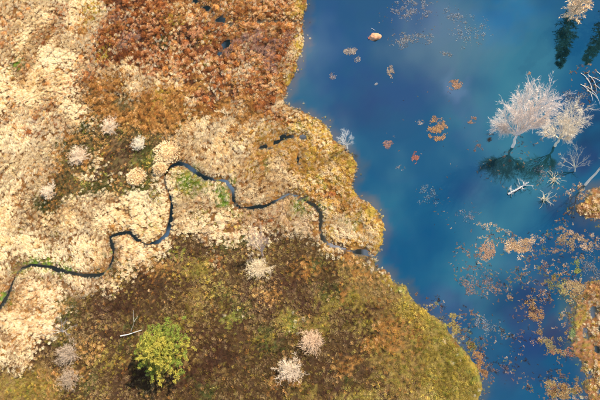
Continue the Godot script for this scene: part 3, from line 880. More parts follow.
func build_water() -> void:
	var m := StandardMaterial3D.new()
	m.vertex_color_use_as_albedo = true
	m.roughness = 0.015
	m.metallic = 0.94
	m.metallic_specular = 0.6
	var mud_and_sky_tints := [  # mud colours, with cloud and sky reflections painted in as pale and blue patches
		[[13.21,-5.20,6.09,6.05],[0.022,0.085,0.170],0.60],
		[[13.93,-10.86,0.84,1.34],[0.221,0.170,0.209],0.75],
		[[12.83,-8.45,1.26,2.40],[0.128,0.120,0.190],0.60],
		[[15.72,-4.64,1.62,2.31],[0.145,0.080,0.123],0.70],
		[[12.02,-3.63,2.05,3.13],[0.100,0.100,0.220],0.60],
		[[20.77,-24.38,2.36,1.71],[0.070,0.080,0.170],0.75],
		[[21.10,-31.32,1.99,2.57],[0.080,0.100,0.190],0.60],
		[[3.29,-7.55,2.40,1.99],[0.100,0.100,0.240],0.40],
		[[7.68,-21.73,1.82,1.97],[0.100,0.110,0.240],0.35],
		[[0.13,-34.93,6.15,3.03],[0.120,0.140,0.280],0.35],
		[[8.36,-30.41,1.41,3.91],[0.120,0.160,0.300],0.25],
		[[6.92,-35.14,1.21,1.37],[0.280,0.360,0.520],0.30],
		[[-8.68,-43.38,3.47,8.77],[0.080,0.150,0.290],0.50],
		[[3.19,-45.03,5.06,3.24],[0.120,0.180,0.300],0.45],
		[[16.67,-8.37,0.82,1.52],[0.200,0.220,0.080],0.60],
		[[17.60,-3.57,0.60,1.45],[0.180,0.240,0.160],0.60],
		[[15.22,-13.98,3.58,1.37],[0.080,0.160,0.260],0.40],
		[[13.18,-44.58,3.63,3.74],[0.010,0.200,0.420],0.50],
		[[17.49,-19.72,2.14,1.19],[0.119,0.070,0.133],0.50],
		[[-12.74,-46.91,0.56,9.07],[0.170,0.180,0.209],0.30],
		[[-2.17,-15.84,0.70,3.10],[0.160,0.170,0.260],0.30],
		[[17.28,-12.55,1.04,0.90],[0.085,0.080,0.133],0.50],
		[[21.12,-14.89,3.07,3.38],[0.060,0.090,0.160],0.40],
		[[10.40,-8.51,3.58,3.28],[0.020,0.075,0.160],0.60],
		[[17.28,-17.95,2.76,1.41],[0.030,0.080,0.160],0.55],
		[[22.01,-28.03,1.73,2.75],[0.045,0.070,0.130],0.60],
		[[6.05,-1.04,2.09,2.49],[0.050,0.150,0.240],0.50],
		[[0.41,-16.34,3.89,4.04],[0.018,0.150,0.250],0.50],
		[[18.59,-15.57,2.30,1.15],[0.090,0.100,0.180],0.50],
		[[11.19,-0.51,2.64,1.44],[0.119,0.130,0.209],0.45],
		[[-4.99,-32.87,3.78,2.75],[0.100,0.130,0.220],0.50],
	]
	var xs := spread(X0, X0 + NX * CELL, .45, 600.0)
	var zs := spread(Z0, Z0 + NZ * CELL, .45, 600.0)
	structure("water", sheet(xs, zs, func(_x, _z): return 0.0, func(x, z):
		var c := Color(.060, .120, .162)
		c = c.lerp(Color(.028, .132, .176), clampf(.5 + coarse.get_noise_2d(x, z) * 1.4, 0, 1))
		var k := cell(x, z)
		if k >= 0 and shore[k] > 1.7:   # the brook and the pools carry silt or dark peat
			return Color(.22, .21, .20).lerp(Color(.03, .03, .02), smoothstep(-.4, .0, middle.get_noise_2d(x * .6 + 70, z * .6)))
		if k >= 0 and shore[k] > -1.3:   # silt and drowned stems in the shallows
			c = c.lerp(Color(.17, .14, .12), .75 * smoothstep(-1.3, -.1, shore[k] + .8 * fine.get_noise_2d(x * .5, z * .5)))
		for q in mud_and_sky_tints:
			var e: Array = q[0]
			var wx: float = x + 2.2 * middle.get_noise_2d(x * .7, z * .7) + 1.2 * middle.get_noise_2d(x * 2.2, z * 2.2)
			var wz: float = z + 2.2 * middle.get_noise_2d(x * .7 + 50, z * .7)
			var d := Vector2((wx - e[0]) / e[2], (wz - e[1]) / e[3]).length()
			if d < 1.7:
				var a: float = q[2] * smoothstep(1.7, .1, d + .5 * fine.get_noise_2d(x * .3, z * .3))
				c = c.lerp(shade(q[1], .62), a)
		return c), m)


# ---------------------------------------------------------------- plants that cover the ground

func puff(blades: int, rad: float, tall: float, long: float, wide: float, upright: float) -> ArrayMesh:
	# a tuft of leaves standing out of a dome
	var s := Shape.new()
	for i in blades:
		var d := toss()
		d.y = absf(d.y)
		var from := Vector3(d.x * rad, d.y * tall, d.z * rad) * rng.randf_range(.25, .8)
		var way := (d + toss() * .55 + Vector3.UP * upright).normalized()
		var to := from + way * long * rng.randf_range(.6, 1.2)
		to.y = maxf(to.y, .02)
		var side := way.cross(toss()).normalized() * wide * rng.randf_range(.6, 1.3)
		s.blade(from, to, side, toss() * long * .12, grey(.72, 1.2))
	return s.mesh()


func tuft(blades: int, rad: float, tall: float, long: float, wide: float, upright: float) -> ArrayMesh:
	# a rounded clump: a knobbly body bristling with leaves
	var s := Shape.new()
	var rings := []
	var off := rng.randf() * TAU
	for j in 4:
		var ring := []
		for i in 8:
			var a := off + TAU * (i + .5 * (j % 2)) / 8
			var e := j / 3.0 * PI * .5
			var q := rng.randf_range(.7, 1.0)
			ring.append(Vector3(cos(a) * cos(e) * rad * .8 * q, sin(e) * tall * .8 * q, sin(a) * cos(e) * rad * .8 * q))
		rings.append(ring)
	for j in 3:
		for i in 8:
			var k := (i + 1) % 8
			s.tri(rings[j][i], rings[j + 1][i], rings[j][k], grey(.7, .95))
			if j < 2:
				s.tri(rings[j][k], rings[j + 1][i], rings[j + 1][k], grey(.7, .95))
	for i in blades:
		var d := toss()
		d.y = absf(d.y)
		var from := Vector3(d.x * rad, d.y * tall, d.z * rad) * rng.randf_range(.5, .8)
		var way := (d + toss() * .5 + Vector3.UP * upright).normalized()
		var to := from + way * long * rng.randf_range(.6, 1.2)
		to.y = maxf(to.y, .02)
		s.blade(from, to, way.cross(toss()).normalized() * wide * rng.randf_range(.6, 1.3), toss() * long * .12, grey(.75, 1.2))
	return s.mesh()


func combed(blades: int, rad: float, long: float, wide: float, lean: float, wild: float) -> ArrayMesh:
	# a fistful of thin stems that all bend one way
	var s := Shape.new()
	for i in blades:
		var a := rng.randf() * TAU
		var q := sqrt(rng.randf()) * rad
		var from := Vector3(cos(a) * q, rng.randf_range(-.03, .08), sin(a) * q)
		var way := (Vector3(lean, 1.0, 0) + toss() * wild).normalized()
		var far := long * rng.randf_range(.55, 1.2)
		var to := from + way * far
		to.y = maxf(to.y, from.y - .02)
		var side := way.cross(toss()).normalized() * wide * rng.randf_range(.6, 1.3)
		s.blade(from, to, side, Vector3(0, far * .1, 0), grey(.75, 1.2))
	return s.mesh()


func pick(named: String, x: float, z: float, own: float) -> Color:
	var p: Array = PALETTE[named]
	var t := clampf((.15 if named in ["tan", "peach"] else .34) + (.20 if named in ["tan", "peach"] else .36) * own + .45 * middle.get_noise_2d(x, z) + .4 * coarse.get_noise_2d(x * 3.2, z * 3.2) + rng.randf_range(-.28, .28), 0, .999) * 3.0
	var a: Array = p[int(t)]
	var b: Array = p[int(t) + 1]
	return shade(a).lerp(shade(b), t - int(t))


const STRAYS := {
	"rust": [["orange", .14], ["tan", .03], ["darkred", .16], ["ochre", .06]],
	"orange": [["tan", .18], ["rust", .30], ["gold", .10], ["darkred", .08]],
	"mauve": [["rust", .2], ["orange", .12], ["tan", .05]],
	"heath": [["ochreheath", .16], ["darkred", .10], ["olive", .08], ["ochre", .03]],
	"ochreheath": [["olive", .16], ["heath", .14], ["ochre", .08]],
	"bog": [["ochre", .22], ["darkgreen", .13], ["green", .05], ["darkred", .16]],
	"ochre": [["orange", .14], ["bog", .12], ["gold", .1]],
	"gold": [["yellow", .12], ["tan", .36], ["ochre", .06], ["green", .03]],
	"tan": [["ochretan", .05], ["peach", .08]],
	"peach": [["tan", .3], ["ochretan", .12], ["green", .02]],
	"olive": [["ochreheath", .18], ["green", .1], ["yellow", .1]],
	"pinktan": [["orange", .1], ["tan", .15], ["yellow", .1], ["ochreheath", .22], ["olive", .14]],
	"green": [["yellow", .15], ["tan", .12]],
	"ochretan": [["tan", .42], ["peach", .2]],
}
var stray_of := {}


func grows(k: int) -> int:
	# now and then another kind of plant stands among its neighbours
	if not stray_of.has(k):
		stray_of[k] = []
		for s in STRAYS.get(CLASSES[k], []):
			stray_of[k].append([CLASSES.find(s[0]), s[1]])
	var r := rng.randf()
	for s in stray_of[k]:
		r -= s[1]
		if r < 0:
			return s[0]
	return k


func cover(called: String, label: String, category: String, names: Array, meshes: Array, step: float, low: float, high: float, fill_share: float, clump: float, tall: float, gap: float, dressed := "") -> void:
	# one mass of plants that nobody could count, jittered over the cells of its classes
	var corners := PackedVector2Array()
	for p in [[-64.09,-59.81],[28.07,-47.53],[20.64,4.30],[-52.86,5.17]]:
		corners.append(Vector2(p[0], p[1]))
	var lo := Vector2(1e9, 1e9)
	var hi := -lo
	for p in corners:
		lo = lo.min(p)
		hi = hi.max(p)
	var rows := []
	for m in meshes:
		rows.append(PackedFloat32Array())
	var wanted := {}
	for s in names:
		wanted[CLASSES.find(s)] = s
	# tussocks: every plant belongs to a clump with its own tone, and clumps part along narrow gaps
	var tone := FastNoiseLite.new()
	tone.noise_type = FastNoiseLite.TYPE_CELLULAR
	tone.fractal_type = FastNoiseLite.FRACTAL_NONE
	tone.seed = 31
	tone.frequency = 1.0 / clump
	tone.cellular_return_type = FastNoiseLite.RETURN_CELL_VALUE
	var rim: FastNoiseLite = tone.duplicate()
	rim.cellular_return_type = FastNoiseLite.RETURN_DISTANCE2_SUB
	var z := lo.y
	while z < hi.y:
		var x := lo.x
		while x < hi.x:
			var px := x + rng.randf_range(-.5, .5) * step
			var pz := z + rng.randf_range(-.5, .5) * step
			x += step
			var here := cell(px, pz)
			if here < 0:
				continue
			# neighbours grow into one another
			var k := cell(px + rng.randfn(0, .55), pz + rng.randfn(0, .55))
			if k < 0:
				continue
			var grown := grows(kind[k])
			if not wanted.has(grown) or rng.randf() > fill_share or (trail[k] and rng.randf() < .8):
				continue
			if not Geometry2D.is_point_in_polygon(Vector2(px, pz), corners):
				continue
			var d := bank_at(px, pz)
			if kind[k] == 0 or d < (.07 if shore[here] > 1.0 else -.1) and (shore[here] > 1.0 or d < -.9 or rng.randf() < .86):
				continue
			# clumps are of uneven size and lean into each other, so the gaps come and go
			var wx := px + .35 * fine.get_noise_2d(px * .6, pz * .6) + 1.6 * middle.get_noise_2d(px * .8, pz * .8)
			var wz := pz + .35 * fine.get_noise_2d(px * .6 + 40, pz * .6) + 1.6 * middle.get_noise_2d(px * .8 + 40, pz * .8)
			var edge := rim.get_noise_2d(wx, wz) + 1.0
			var crack := rim.get_noise_2d(wx * .31 + 60, wz * .31) + 1.0
			if edge < gap * (.55 + 1.6 * middle.get_noise_2d(px + 200, pz)) and rng.randf() < .8 or crack < .05 and rng.randf() < .85 or rim.get_noise_2d(wx * .53 - 80, wz * .53) < -.96 and rng.randf() < .8:
				continue
			var size := rng.randf_range(low, high)
			if d < .5:
				size *= .7
			var turn := coarse.get_noise_2d(px * 2.0, pz * 2.0) * 5.0 + middle.get_noise_2d(px, pz) * 2.5 + rng.randfn(0, .5)
			var squash := rng.randf_range(.8, 1.15)
			var lift := tall * smoothstep(0.0, .55, edge) * (1.0 if d > .6 else .45)
			var y := maxf(height(px, pz) - .03, -.06) + lift
			var cs := cos(turn) * size
			var sn := sin(turn) * size
			var col := pick(dressed if dressed else wanted[grown], px, pz, tone.get_noise_2d(wx, wz))
			rows[rng.randi() % meshes.size()].append_array([cs, 0, sn, px, 0, size * squash, 0, y, -sn, 0, cs, pz, col.r, col.g, col.b, 1.0])
		z += step
	var root := thing(called, label, category, Vector3.ZERO)
	root.set_meta("kind", "stuff")
	for i in meshes.size():
		var mm := MultiMesh.new()
		mm.transform_format = MultiMesh.TRANSFORM_3D
		mm.use_colors = true
		mm.mesh = meshes[i]
		mm.instance_count = rows[i].size() / 16
		if mm.instance_count == 0:
			continue
		mm.buffer = rows[i]
		var o := MultiMeshInstance3D.new()
		o.name = "foliage"
		o.multimesh = mm
		o.material_override = plant
		o.set_meta("kind", "stuff")
		root.add_child(o, true)


func build_cover() -> void:
	var reed := []
	var leaf := []
	var sprig := []
	var grass := []
	for k in 5:
		reed.append(combed(36, .17, .32, .011, .8, .45))
		leaf.append(puff(44, .17, .17, .11, .016, .3))
		sprig.append(puff(38, .15, .16, .12, .0095, .5))
		grass.append(combed(30, .17, .26, .012, .5, .6))
	cover("reed_bed", "pale straw reeds covering the marsh on both sides of the winding stream", "reeds", ["tan", "peach", "ochretan", "pinktan"], reed, .155, .7, 1.3, .97, .8, .26, .13)
	cover("shrub_cover", "rust and orange autumn shrubs massed beside the lake shore", "shrubs", ["rust", "orange", "mauve", "ochre"], leaf, .16, .7, 1.3, .95, 1.05, .7, .30)
	cover("shore_grass", "golden yellow grass tussocks on the point that juts into the lake", "grass", ["gold", "yellow"], reed, .15, .6, 1.15, .97, .7, .28, .15)
	cover("heath_cover", "dark brown speckled heather covering the heath below the stream", "heather", ["heath", "bog", "darkred", "ochreheath"], sprig, .175, .6, 1.3, .95, .5, .15, .12)
	cover("moss_grass", "olive and green grass growing in patches on the wet ground", "grass", ["olive", "green", "brightgreen", "darkgreen"], grass, .15, .6, 1.2, .95, .6, .10, .06)


func _ready() -> void:
	rng.seed = 20417
	for f in [[coarse, 11, .022], [middle, 5, .16], [fine, 8, .9]]:
		f[0].seed = f[1]
		f[0].frequency = f[2]
		f[0].noise_type = FastNoiseLite.TYPE_SIMPLEX_SMOOTH
		f[0].fractal_octaves = 3
	# camera: a drone 70 m up, looking down and away over the marsh
	var cam := Camera3D.new()
	cam.name = "camera"
	cam.fov = 36.8699
	cam.far = 2000.0
	cam.near = 1.0
	cam.transform = Transform3D(Basis(Vector3(0.983841,-0.179046,0.000000), Vector3(0.051449,0.282705,-0.957826), Vector3(0.171495,0.942348,0.287348)), Vector3(0, 70.0, 0))
	add_child(cam)
	cam.current = true
	var env := Environment.new()
	env.tonemap_mode = Environment.TONE_MAPPER_LINEAR
	env.tonemap_exposure = 2.25
	env.background_mode = Environment.BG_SKY
	env.sdfgi_enabled = true
	env.ssao_enabled = true
	env.ssil_enabled = true
	var air := PanoramaSkyMaterial.new()
	air.panorama = ImageTexture.create_from_image(clouds())
	env.sky = Sky.new()
	env.sky.sky_material = air
	var we := WorldEnvironment.new()
	we.name = "world_environment"
	we.environment = env
	add_child(we)
	var sun := DirectionalLight3D.new()
	sun.name = "sun"
	sun.light_color = Color(1.0, .94, .84)
	sun.light_energy = 1.6
	sun.light_angular_distance = 0.5
	sun.shadow_enabled = true
	add_child(sun)
	sun.look_at_from_position(Vector3(.78, 1.12, -.62) * 100.0, Vector3.ZERO)

	plant = StandardMaterial3D.new()
	plant.vertex_color_use_as_albedo = true
	plant.roughness = .85
	plant.metallic_specular = .25
	plant.backlight_enabled = true
	plant.backlight = Color(.72, .72, .72)
	survey()
	build_ground()
	build_water()
	build_cover()
	build_trees()
	build_bushes()
	build_shrubs()
	build_floating()


# ---------------------------------------------------------------- trees, bushes and what floats

func bent(s: Shape, a: Vector3, b: Vector3, ra: float, rb: float, sides: int, wobble: float, col: Color) -> PackedVector3Array:
	# a crooked tapering stick in three lengths; returns its points
	var pts := PackedVector3Array([a])
	var far := a.distance_to(b)
	for k in [1, 2, 3]:
		var p := a.lerp(b, k / 3.0)
		if k < 3:
			p += toss() * far * wobble
		s.limb(pts[k - 1], p, lerpf(ra, rb, (k - 1) / 3.0), lerpf(ra, rb, k / 3.0), sides, col)
		pts.append(p)
	return pts


func along(pts: PackedVector3Array, t: float) -> Vector3:
	var u := clampf(t, 0, .999) * (pts.size() - 1)
	return pts[int(u)].lerp(pts[int(u) + 1], u - int(u))


func bare_tree(called: String, label: String, base: Vector3, fork: Vector3, ends: Array, girth: float, twigs: Array, c: Array) -> Node3D:
	# a leafless tree: trunk, limbs that reach to the given ends, and a haze of twigs
	var t := thing(called, label, "tree", Vector3(base.x, 0, base.z))
	var at := Vector3(base.x, 0, base.z)
	var m := tinted(c)
	var s := Shape.new()
	bent(s, Vector3(0, -.3, 0), fork - at, girth * 1.25, girth * .8, 9, .03, grey(1.0, 1.1))
	part("trunk", s.mesh(), m, t)
	var crown := Shape.new()
	for e in ends:
		s = Shape.new()
		var to: Vector3 = e - at
		var pts := bent(s, fork - at, to, girth * .5, girth * .08, 6, .05, grey(.95, 1.1))
		part("limb", s.mesh(), m, t)
		var far := pts[0].distance_to(to)
		for i in int(twigs[0]):
			var u := rng.randf_range(.28, 1.0)
			var from := along(pts, u)
			var way := ((to - pts[0]).normalized() * .75 + toss() * .5 + Vector3(0, .2, 0)).normalized()
			var tip: Vector3 = from + way * far * rng.randf_range(.14, .3) * twigs[3]
			var b := bent(crown, from, tip, girth * .11, girth * .04, 3, .08, grey(.85, 1.1))
			for j in int(twigs[1]):
				var p := along(b, rng.randf_range(.2, 1.0))
				var w := (way + toss() * .55).normalized()
				var q: Vector3 = p + w * rng.randf_range(.45, 1.0) * twigs[2]
				crown.limb(p, q, girth * .055, girth * .025, 3, grey(.8, 1.15))
				for k in 3:
					var p2 := p.lerp(q, rng.randf_range(.2, 1.0))
					var w2 := (w + toss() * .6).normalized()
					crown.blade(p2, p2 + w2 * rng.randf_range(.2, .5) * twigs[2], w2.cross(toss()).normalized() * girth * .055, toss() * .03, grey(.8, 1.2))
	part("crown", crown.mesh(), m, t)
	return t


func conifer(label: String, base: Vector3, tip: Vector3, wide: float, c: Array) -> void:
	# a spire of feathery boughs, bleached to cream
	var t := thing("conifer_tree", label, "tree", base)
	var top := tip - base
	var s := Shape.new()
	bent(s, Vector3(0, -.3, 0), top, .17, .03, 8, .01, grey(.9, 1.1))
	part("trunk", s.mesh(), tinted(c), t)
	for tier in 13:
		s = Shape.new()
		for i in 11:
			var u := (tier + rng.randf()) / 13.0 * .94 + .04
			var from := top * u
			var a := rng.randf() * TAU
			var long := wide * (1.0 - u * .86) * rng.randf_range(.75, 1.15)
			var out := Vector3(cos(a), rng.randf_range(.05, .45), sin(a)).normalized()
			var to := from + out * long
			s.limb(from, to, .035, .012, 3, grey(.85, 1.1))
			for k in 34:
				var p := from.lerp(to, rng.randf_range(.15, 1.0))
				var w := (out * .8 + toss() * .8 + Vector3(0, .12, 0)).normalized()
				s.blade(p, p + w * rng.randf_range(.22, .5), w.cross(toss()).normalized() * .035, Vector3.ZERO, grey(.75, 1.2))
		part("bough", s.mesh(), tinted(c), t)


func green_tree() -> void:
	# a yellowing pine seen from above: whorls of boughs ending in tufts of needles
	var over := Vector3(-28.16,4.20,-3.25)
	var t := thing("pine_tree", "bushy yellow green tree standing alone on the brown heath", "tree", Vector3(over.x, .1, over.z))
	var bark := tinted([.12, .09, .07])
	var s := Shape.new()
	bent(s, Vector3(0, -.3, 0), Vector3(.1, 6.0, 0), .2, .05, 9, .015, grey())
	part("trunk", s.mesh(), bark, t)
	for i in 96:
		var u := (i + .5) / 96.0
		var a := i * 2.39996 + rng.randf_range(-.3, .3)
		var low := rng.randf_range(0, .25)
		var long := lerpf(.3, 3.75, pow(u, .66)) * rng.randf_range(.82, 1.12)
		var from := Vector3(0, lerpf(5.9, 2.2, u) - low * 2, 0)
		var to := from + Vector3(cos(a) * long, rng.randf_range(-.1, .7), sin(a) * long)
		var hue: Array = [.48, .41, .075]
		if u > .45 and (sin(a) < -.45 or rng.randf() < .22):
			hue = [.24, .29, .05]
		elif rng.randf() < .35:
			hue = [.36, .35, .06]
		s = Shape.new()
		s.limb(from, to, .06, .02, 4, Color(.5, .4, .3))
		for k in 8:
			var centre := from.lerp(to, rng.randf_range(.5, 1.05)) + toss() * .32
			for q in 36:
				var w := (toss() + Vector3(0, .3, 0)).normalized()
				s.blade(centre, centre + w * rng.randf_range(.15, .34), w.cross(toss()).normalized() * .022, Vector3.ZERO, grey(.7, 1.25))
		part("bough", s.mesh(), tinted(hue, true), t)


func build_trees() -> void:
	bare_tree("dead_tree", "large pale leafless tree with a white trunk and broad twiggy crown in the lake", Vector3(12.90,0.00,-26.55), Vector3(12.99,3.20,-26.76), [Vector3(10.00,6.00,-26.53),Vector3(10.39,6.50,-26.76),Vector3(10.97,8.00,-27.35),Vector3(11.48,9.50,-27.42),Vector3(12.04,11.00,-27.34),Vector3(12.65,12.00,-27.36),Vector3(13.51,12.50,-27.26),Vector3(14.33,12.50,-27.07),Vector3(14.99,11.50,-26.95),Vector3(15.39,9.50,-26.86),Vector3(15.28,8.00,-26.76),Vector3(14.63,6.50,-26.55),Vector3(11.25,6.00,-26.32),Vector3(13.34,9.50,-27.04),Vector3(14.32,10.50,-26.93),Vector3(12.79,8.00,-27.08)], .15, [21, 11, .9, 1.1], [.76, .63, .54])
	bare_tree("dead_tree", "cream leafless tree with bright yellow limbs next to the broad pale one", Vector3(17.71,0.00,-26.33), Vector3(17.63,2.40,-26.25), [Vector3(15.62,5.00,-26.29),Vector3(15.64,7.00,-26.36),Vector3(16.13,8.50,-26.35),Vector3(16.52,10.50,-25.97),Vector3(17.03,11.50,-25.79),Vector3(17.77,11.50,-25.73),Vector3(18.51,9.00,-25.93),Vector3(18.70,7.00,-25.89),Vector3(18.44,5.50,-25.74),Vector3(18.04,4.00,-25.56),Vector3(17.21,7.50,-26.02)], .13, [17, 10, .8, 1.0], [.74, .62, .47])
	bare_tree("dead_shrub", "low grey white dead shrub of stiff bare branches in the lake", Vector3(19.51,0.00,-22.99), Vector3(19.35,0.80,-23.20), [Vector3(17.58,2.00,-23.25),Vector3(17.64,3.00,-23.84),Vector3(18.08,4.00,-24.14),Vector3(18.67,4.60,-24.22),Vector3(19.45,4.20,-23.97),Vector3(20.22,3.40,-23.51),Vector3(20.31,2.40,-23.05),Vector3(18.54,3.00,-23.42)], .07, [6, 4, .5, .9], [.44, .41, .34])
	bare_tree("dead_tree", "small bright white dead tree on the golden lake shore", Vector3(-6.76,0.00,-27.69), Vector3(-6.70,1.20,-27.74), [Vector3(-7.24,2.40,-27.70),Vector3(-6.98,3.60,-27.97),Vector3(-6.46,5.00,-28.11),Vector3(-6.15,4.60,-28.00),Vector3(-5.92,3.40,-27.84),Vector3(-5.90,2.40,-27.60),Vector3(-7.33,2.60,-28.02)], .08, [9, 6, .5, .9], [.62, .60, .57])
	bare_tree("dead_tree", "twin stemmed dead tree with pinkish twigs on the edge of the heath", Vector3(-17.32,0.00,-14.34), Vector3(-17.11,1.40,-14.67), [Vector3(-18.03,4.50,-15.95),Vector3(-17.30,5.50,-16.16),Vector3(-16.59,6.00,-16.24),Vector3(-16.10,5.60,-15.97),Vector3(-15.77,4.50,-15.62),Vector3(-18.02,3.60,-15.32),Vector3(-16.71,5.00,-15.43)], .11, [10, 6, .6, .9], [.44, .33, .26])
	bare_tree("dead_tree", "small forked dead tree with grey white branches at the reed edge", Vector3(-42.82,0.00,-5.62), Vector3(-42.43,0.90,-5.79), [Vector3(-43.30,3.20,-5.98),Vector3(-41.96,4.00,-6.60),Vector3(-40.52,5.00,-7.18),Vector3(-40.16,4.00,-6.69),Vector3(-39.65,3.00,-6.18),Vector3(-40.64,2.00,-5.21),Vector3(-43.31,2.00,-5.36)], .07, [5, 4, .5, .9], [.46, .40, .35])
	conifer("bleached cream conifer with feathery boughs standing in deep blue water", Vector3(21.42,0.00,-43.16), Vector3(22.38,11.00,-42.23), 1.75, [.68, .50, .32])
	conifer("tall bleached conifer standing in the lake behind the drowned branches", Vector3(27.01,0.00,-43.35), Vector3(25.77,11.00,-42.50), 2.1, [.68, .50, .32])
	bare_tree("birch_tree", "white barked birch leaning out from the reed islet", Vector3(20.38,0.00,-21.36), Vector3(20.66,5.00,-21.63), [Vector3(20.42,10.00,-21.77), Vector3(20.97,11.00,-21.35), Vector3(22.01,9.00,-20.45), Vector3(20.86,9.00,-20.21)], .12, [12, 6, .8, 1.0], [.66, .60, .54])
	green_tree()
	# dead wood
	var log_from := Vector3(-32.10,0.50,-5.80)
	var log_to := Vector3(-34.78,0.60,-5.12)
	var t := thing("fallen_log", "white weathered log lying beside the yellow green tree", "log", Vector3(log_from.x, 0, log_from.z))
	var at := Vector3(log_from.x, 0, log_from.z)
	var timber := Shape.new()
	bent(timber, log_from - at, log_to - at, .03, .07, 8, .035, grey())
	part("log_stem", timber.mesh(), tinted([.54, .52, .48]), t)
	var snag := Shape.new()
	for e in [[Vector3(-33.50,0.50,-5.58), Vector3(-32.78,1.40,-6.68)], [Vector3(-32.78,1.40,-6.68), Vector3(-32.59,2.20,-8.02)], [Vector3(-32.78,1.40,-6.68), Vector3(-32.24,1.60,-7.37)]]:
		bent(snag, e[0] - at, e[1] - at, .035, .015, 5, .04, grey(.75, .9))
	part("branch", snag.mesh(), tinted([.36, .32, .27]), t)
	# the drowned log with its comb of broken twigs
	var d0 := Vector3(11.87,0.10,-20.72)
	var d1 := Vector3(14.21,0.70,-21.86)
	t = thing("drowned_log", "white drowned log bristling with broken twigs on the water", "log", Vector3(d0.x, 0, d0.z))
	at = Vector3(d0.x, 0, d0.z)
	snag = Shape.new()
	var run := bent(snag, d0 - at, d1 - at, .13, .04, 7, .03, grey())
	part("stem", snag.mesh(), tinted([.54, .50, .46]), t)
	for i in 16:
		snag = Shape.new()
		var p := along(run, rng.randf_range(.0, .85))
		var w := (Vector3(rng.randf_range(-.6, 1.0), rng.randf_range(.2, .9), rng.randf_range(-1, 1))).normalized()
		var q := p + w * rng.randf_range(.5, 1.3)
		bent(snag, p, q, .035, .012, 4, .08, grey())
		for k in 3:
			var f := p.lerp(q, rng.randf_range(.3, .9))
			snag.limb(f, f + (w + toss()).normalized() * .4, .018, .008, 3, grey())
		part("twig", snag.mesh(), tinted([.54, .50, .46]), t)
	for e in [[Vector3(17.12,0.00,-22.16), 1.15, "spiky cream stump near the grey dead shrub"], [Vector3(15.76,0.00,-19.81), 1.3, "spiky cream stump with a yellow base near the drowned log"]]:
		t = thing("spiky_stump", e[2], "stump", e[0])
		snag = Shape.new()
		bent(snag, Vector3(0, -.2, 0), Vector3(.1, .6, 0), .2, .1, 8, .03, grey())
		part("stem", snag.mesh(), tinted([.50, .42, .28]), t)
		snag = Shape.new()
		for i in 30:
			var w := (toss() * Vector3(1.0, .7, .8) + Vector3(0, .45, 0)).normalized()
			var p := Vector3(0, rng.randf_range(.2, .6), 0)
			bent(snag, p, p + w * e[1] * rng.randf_range(.2, 1.15), .024, .008, 3, .16, grey())
		part("twigs", snag.mesh(), tinted([.54, .46, .32]), t)
	# bleached boughs breaking the surface by the far conifer
	var heap := Vector3(23.00,0.00,-33.91)
	t = thing("drowned_branches", "tangle of bleached curved branches breaking the lake surface", "branches", heap)
	for i in 9:
		snag = Shape.new()
		var a := Vector3(rng.randf_range(-1.6, 1.2), .05, rng.randf_range(-1.6, 1.0))
		var prior := a
		var w := Vector3(.75, .15, .65).rotated(Vector3.UP, rng.randf_range(-.4, .4))
		for k in 6:
			var q := prior + w * .45
			snag.limb(prior, q, (.06 - k * .007) * .55, (.053 - k * .007) * .55, 5, grey())
			w = w.rotated(Vector3.UP, -.16) + Vector3(0, -.03, 0)
			prior = q
		part("branch", snag.mesh(), tinted([.52, .46, .40]), t)
	# boulder
	t = thing("boulder", "pale pink boulder rising alone out of the lake", "boulder", Vector3(-2.66,0.00,-43.16))
	var ball := SphereMesh.new()
	ball.radius = 1.0
	ball.height = 2.0
	ball.radial_segments = 28
	ball.rings = 16
	var arr := ball.get_mesh_arrays()
	var verts: PackedVector3Array = arr[Mesh.ARRAY_VERTEX]
	var cols := PackedColorArray()
	for i in verts.size():
		var p := verts[i]
		var r := 1.0 + .28 * fine.get_noise_3d(p.x * .9, p.y * .9, p.z * .9) + .2 * middle.get_noise_3d(p.x * 4, p.y * 4, p.z * 4)
		verts[i] = Vector3(p.x * .78, p.y * .5, p.z * .55) * r
		var g := .9 + .5 * fine.get_noise_3d(p.x * 3, p.y * 3, p.z * 3)
		cols.append(Color(g, g * .96, g * .92))
	arr[Mesh.ARRAY_VERTEX] = verts
	arr[Mesh.ARRAY_COLOR] = cols
	arr[Mesh.ARRAY_TANGENT] = null
	var raw := ArrayMesh.new()
	raw.add_surface_from_arrays(Mesh.PRIMITIVE_TRIANGLES, arr)
	var st := SurfaceTool.new()
	st.create_from(raw, 0)
	st.generate_normals()
	part("rock", st.commit(), tinted([.46, .24, .14]), t)
	snag = Shape.new()
	for i in 14:
		var w := toss() * Vector3(1, .3, 1)
		snag.blade(Vector3(-.72, .1, .1) + w * .1, Vector3(-.72, .14, .1) + w * .4, Vector3(.04, 0, .04), Vector3.ZERO, grey())
	part("weed", snag.mesh(), tinted([.30, .07, .05]), t)
	t = thing("driftwood_stick", "short pale stick floating just behind the pink boulder", "stick", Vector3(-2.88,0.03,-44.29))
	snag = Shape.new()
	bent(snag, Vector3(-.25, .02, -.2), Vector3(.22, .05, .2), .035, .02, 6, .03, grey())
	part("stem", snag.mesh(), tinted([.36, .35, .38]), t)


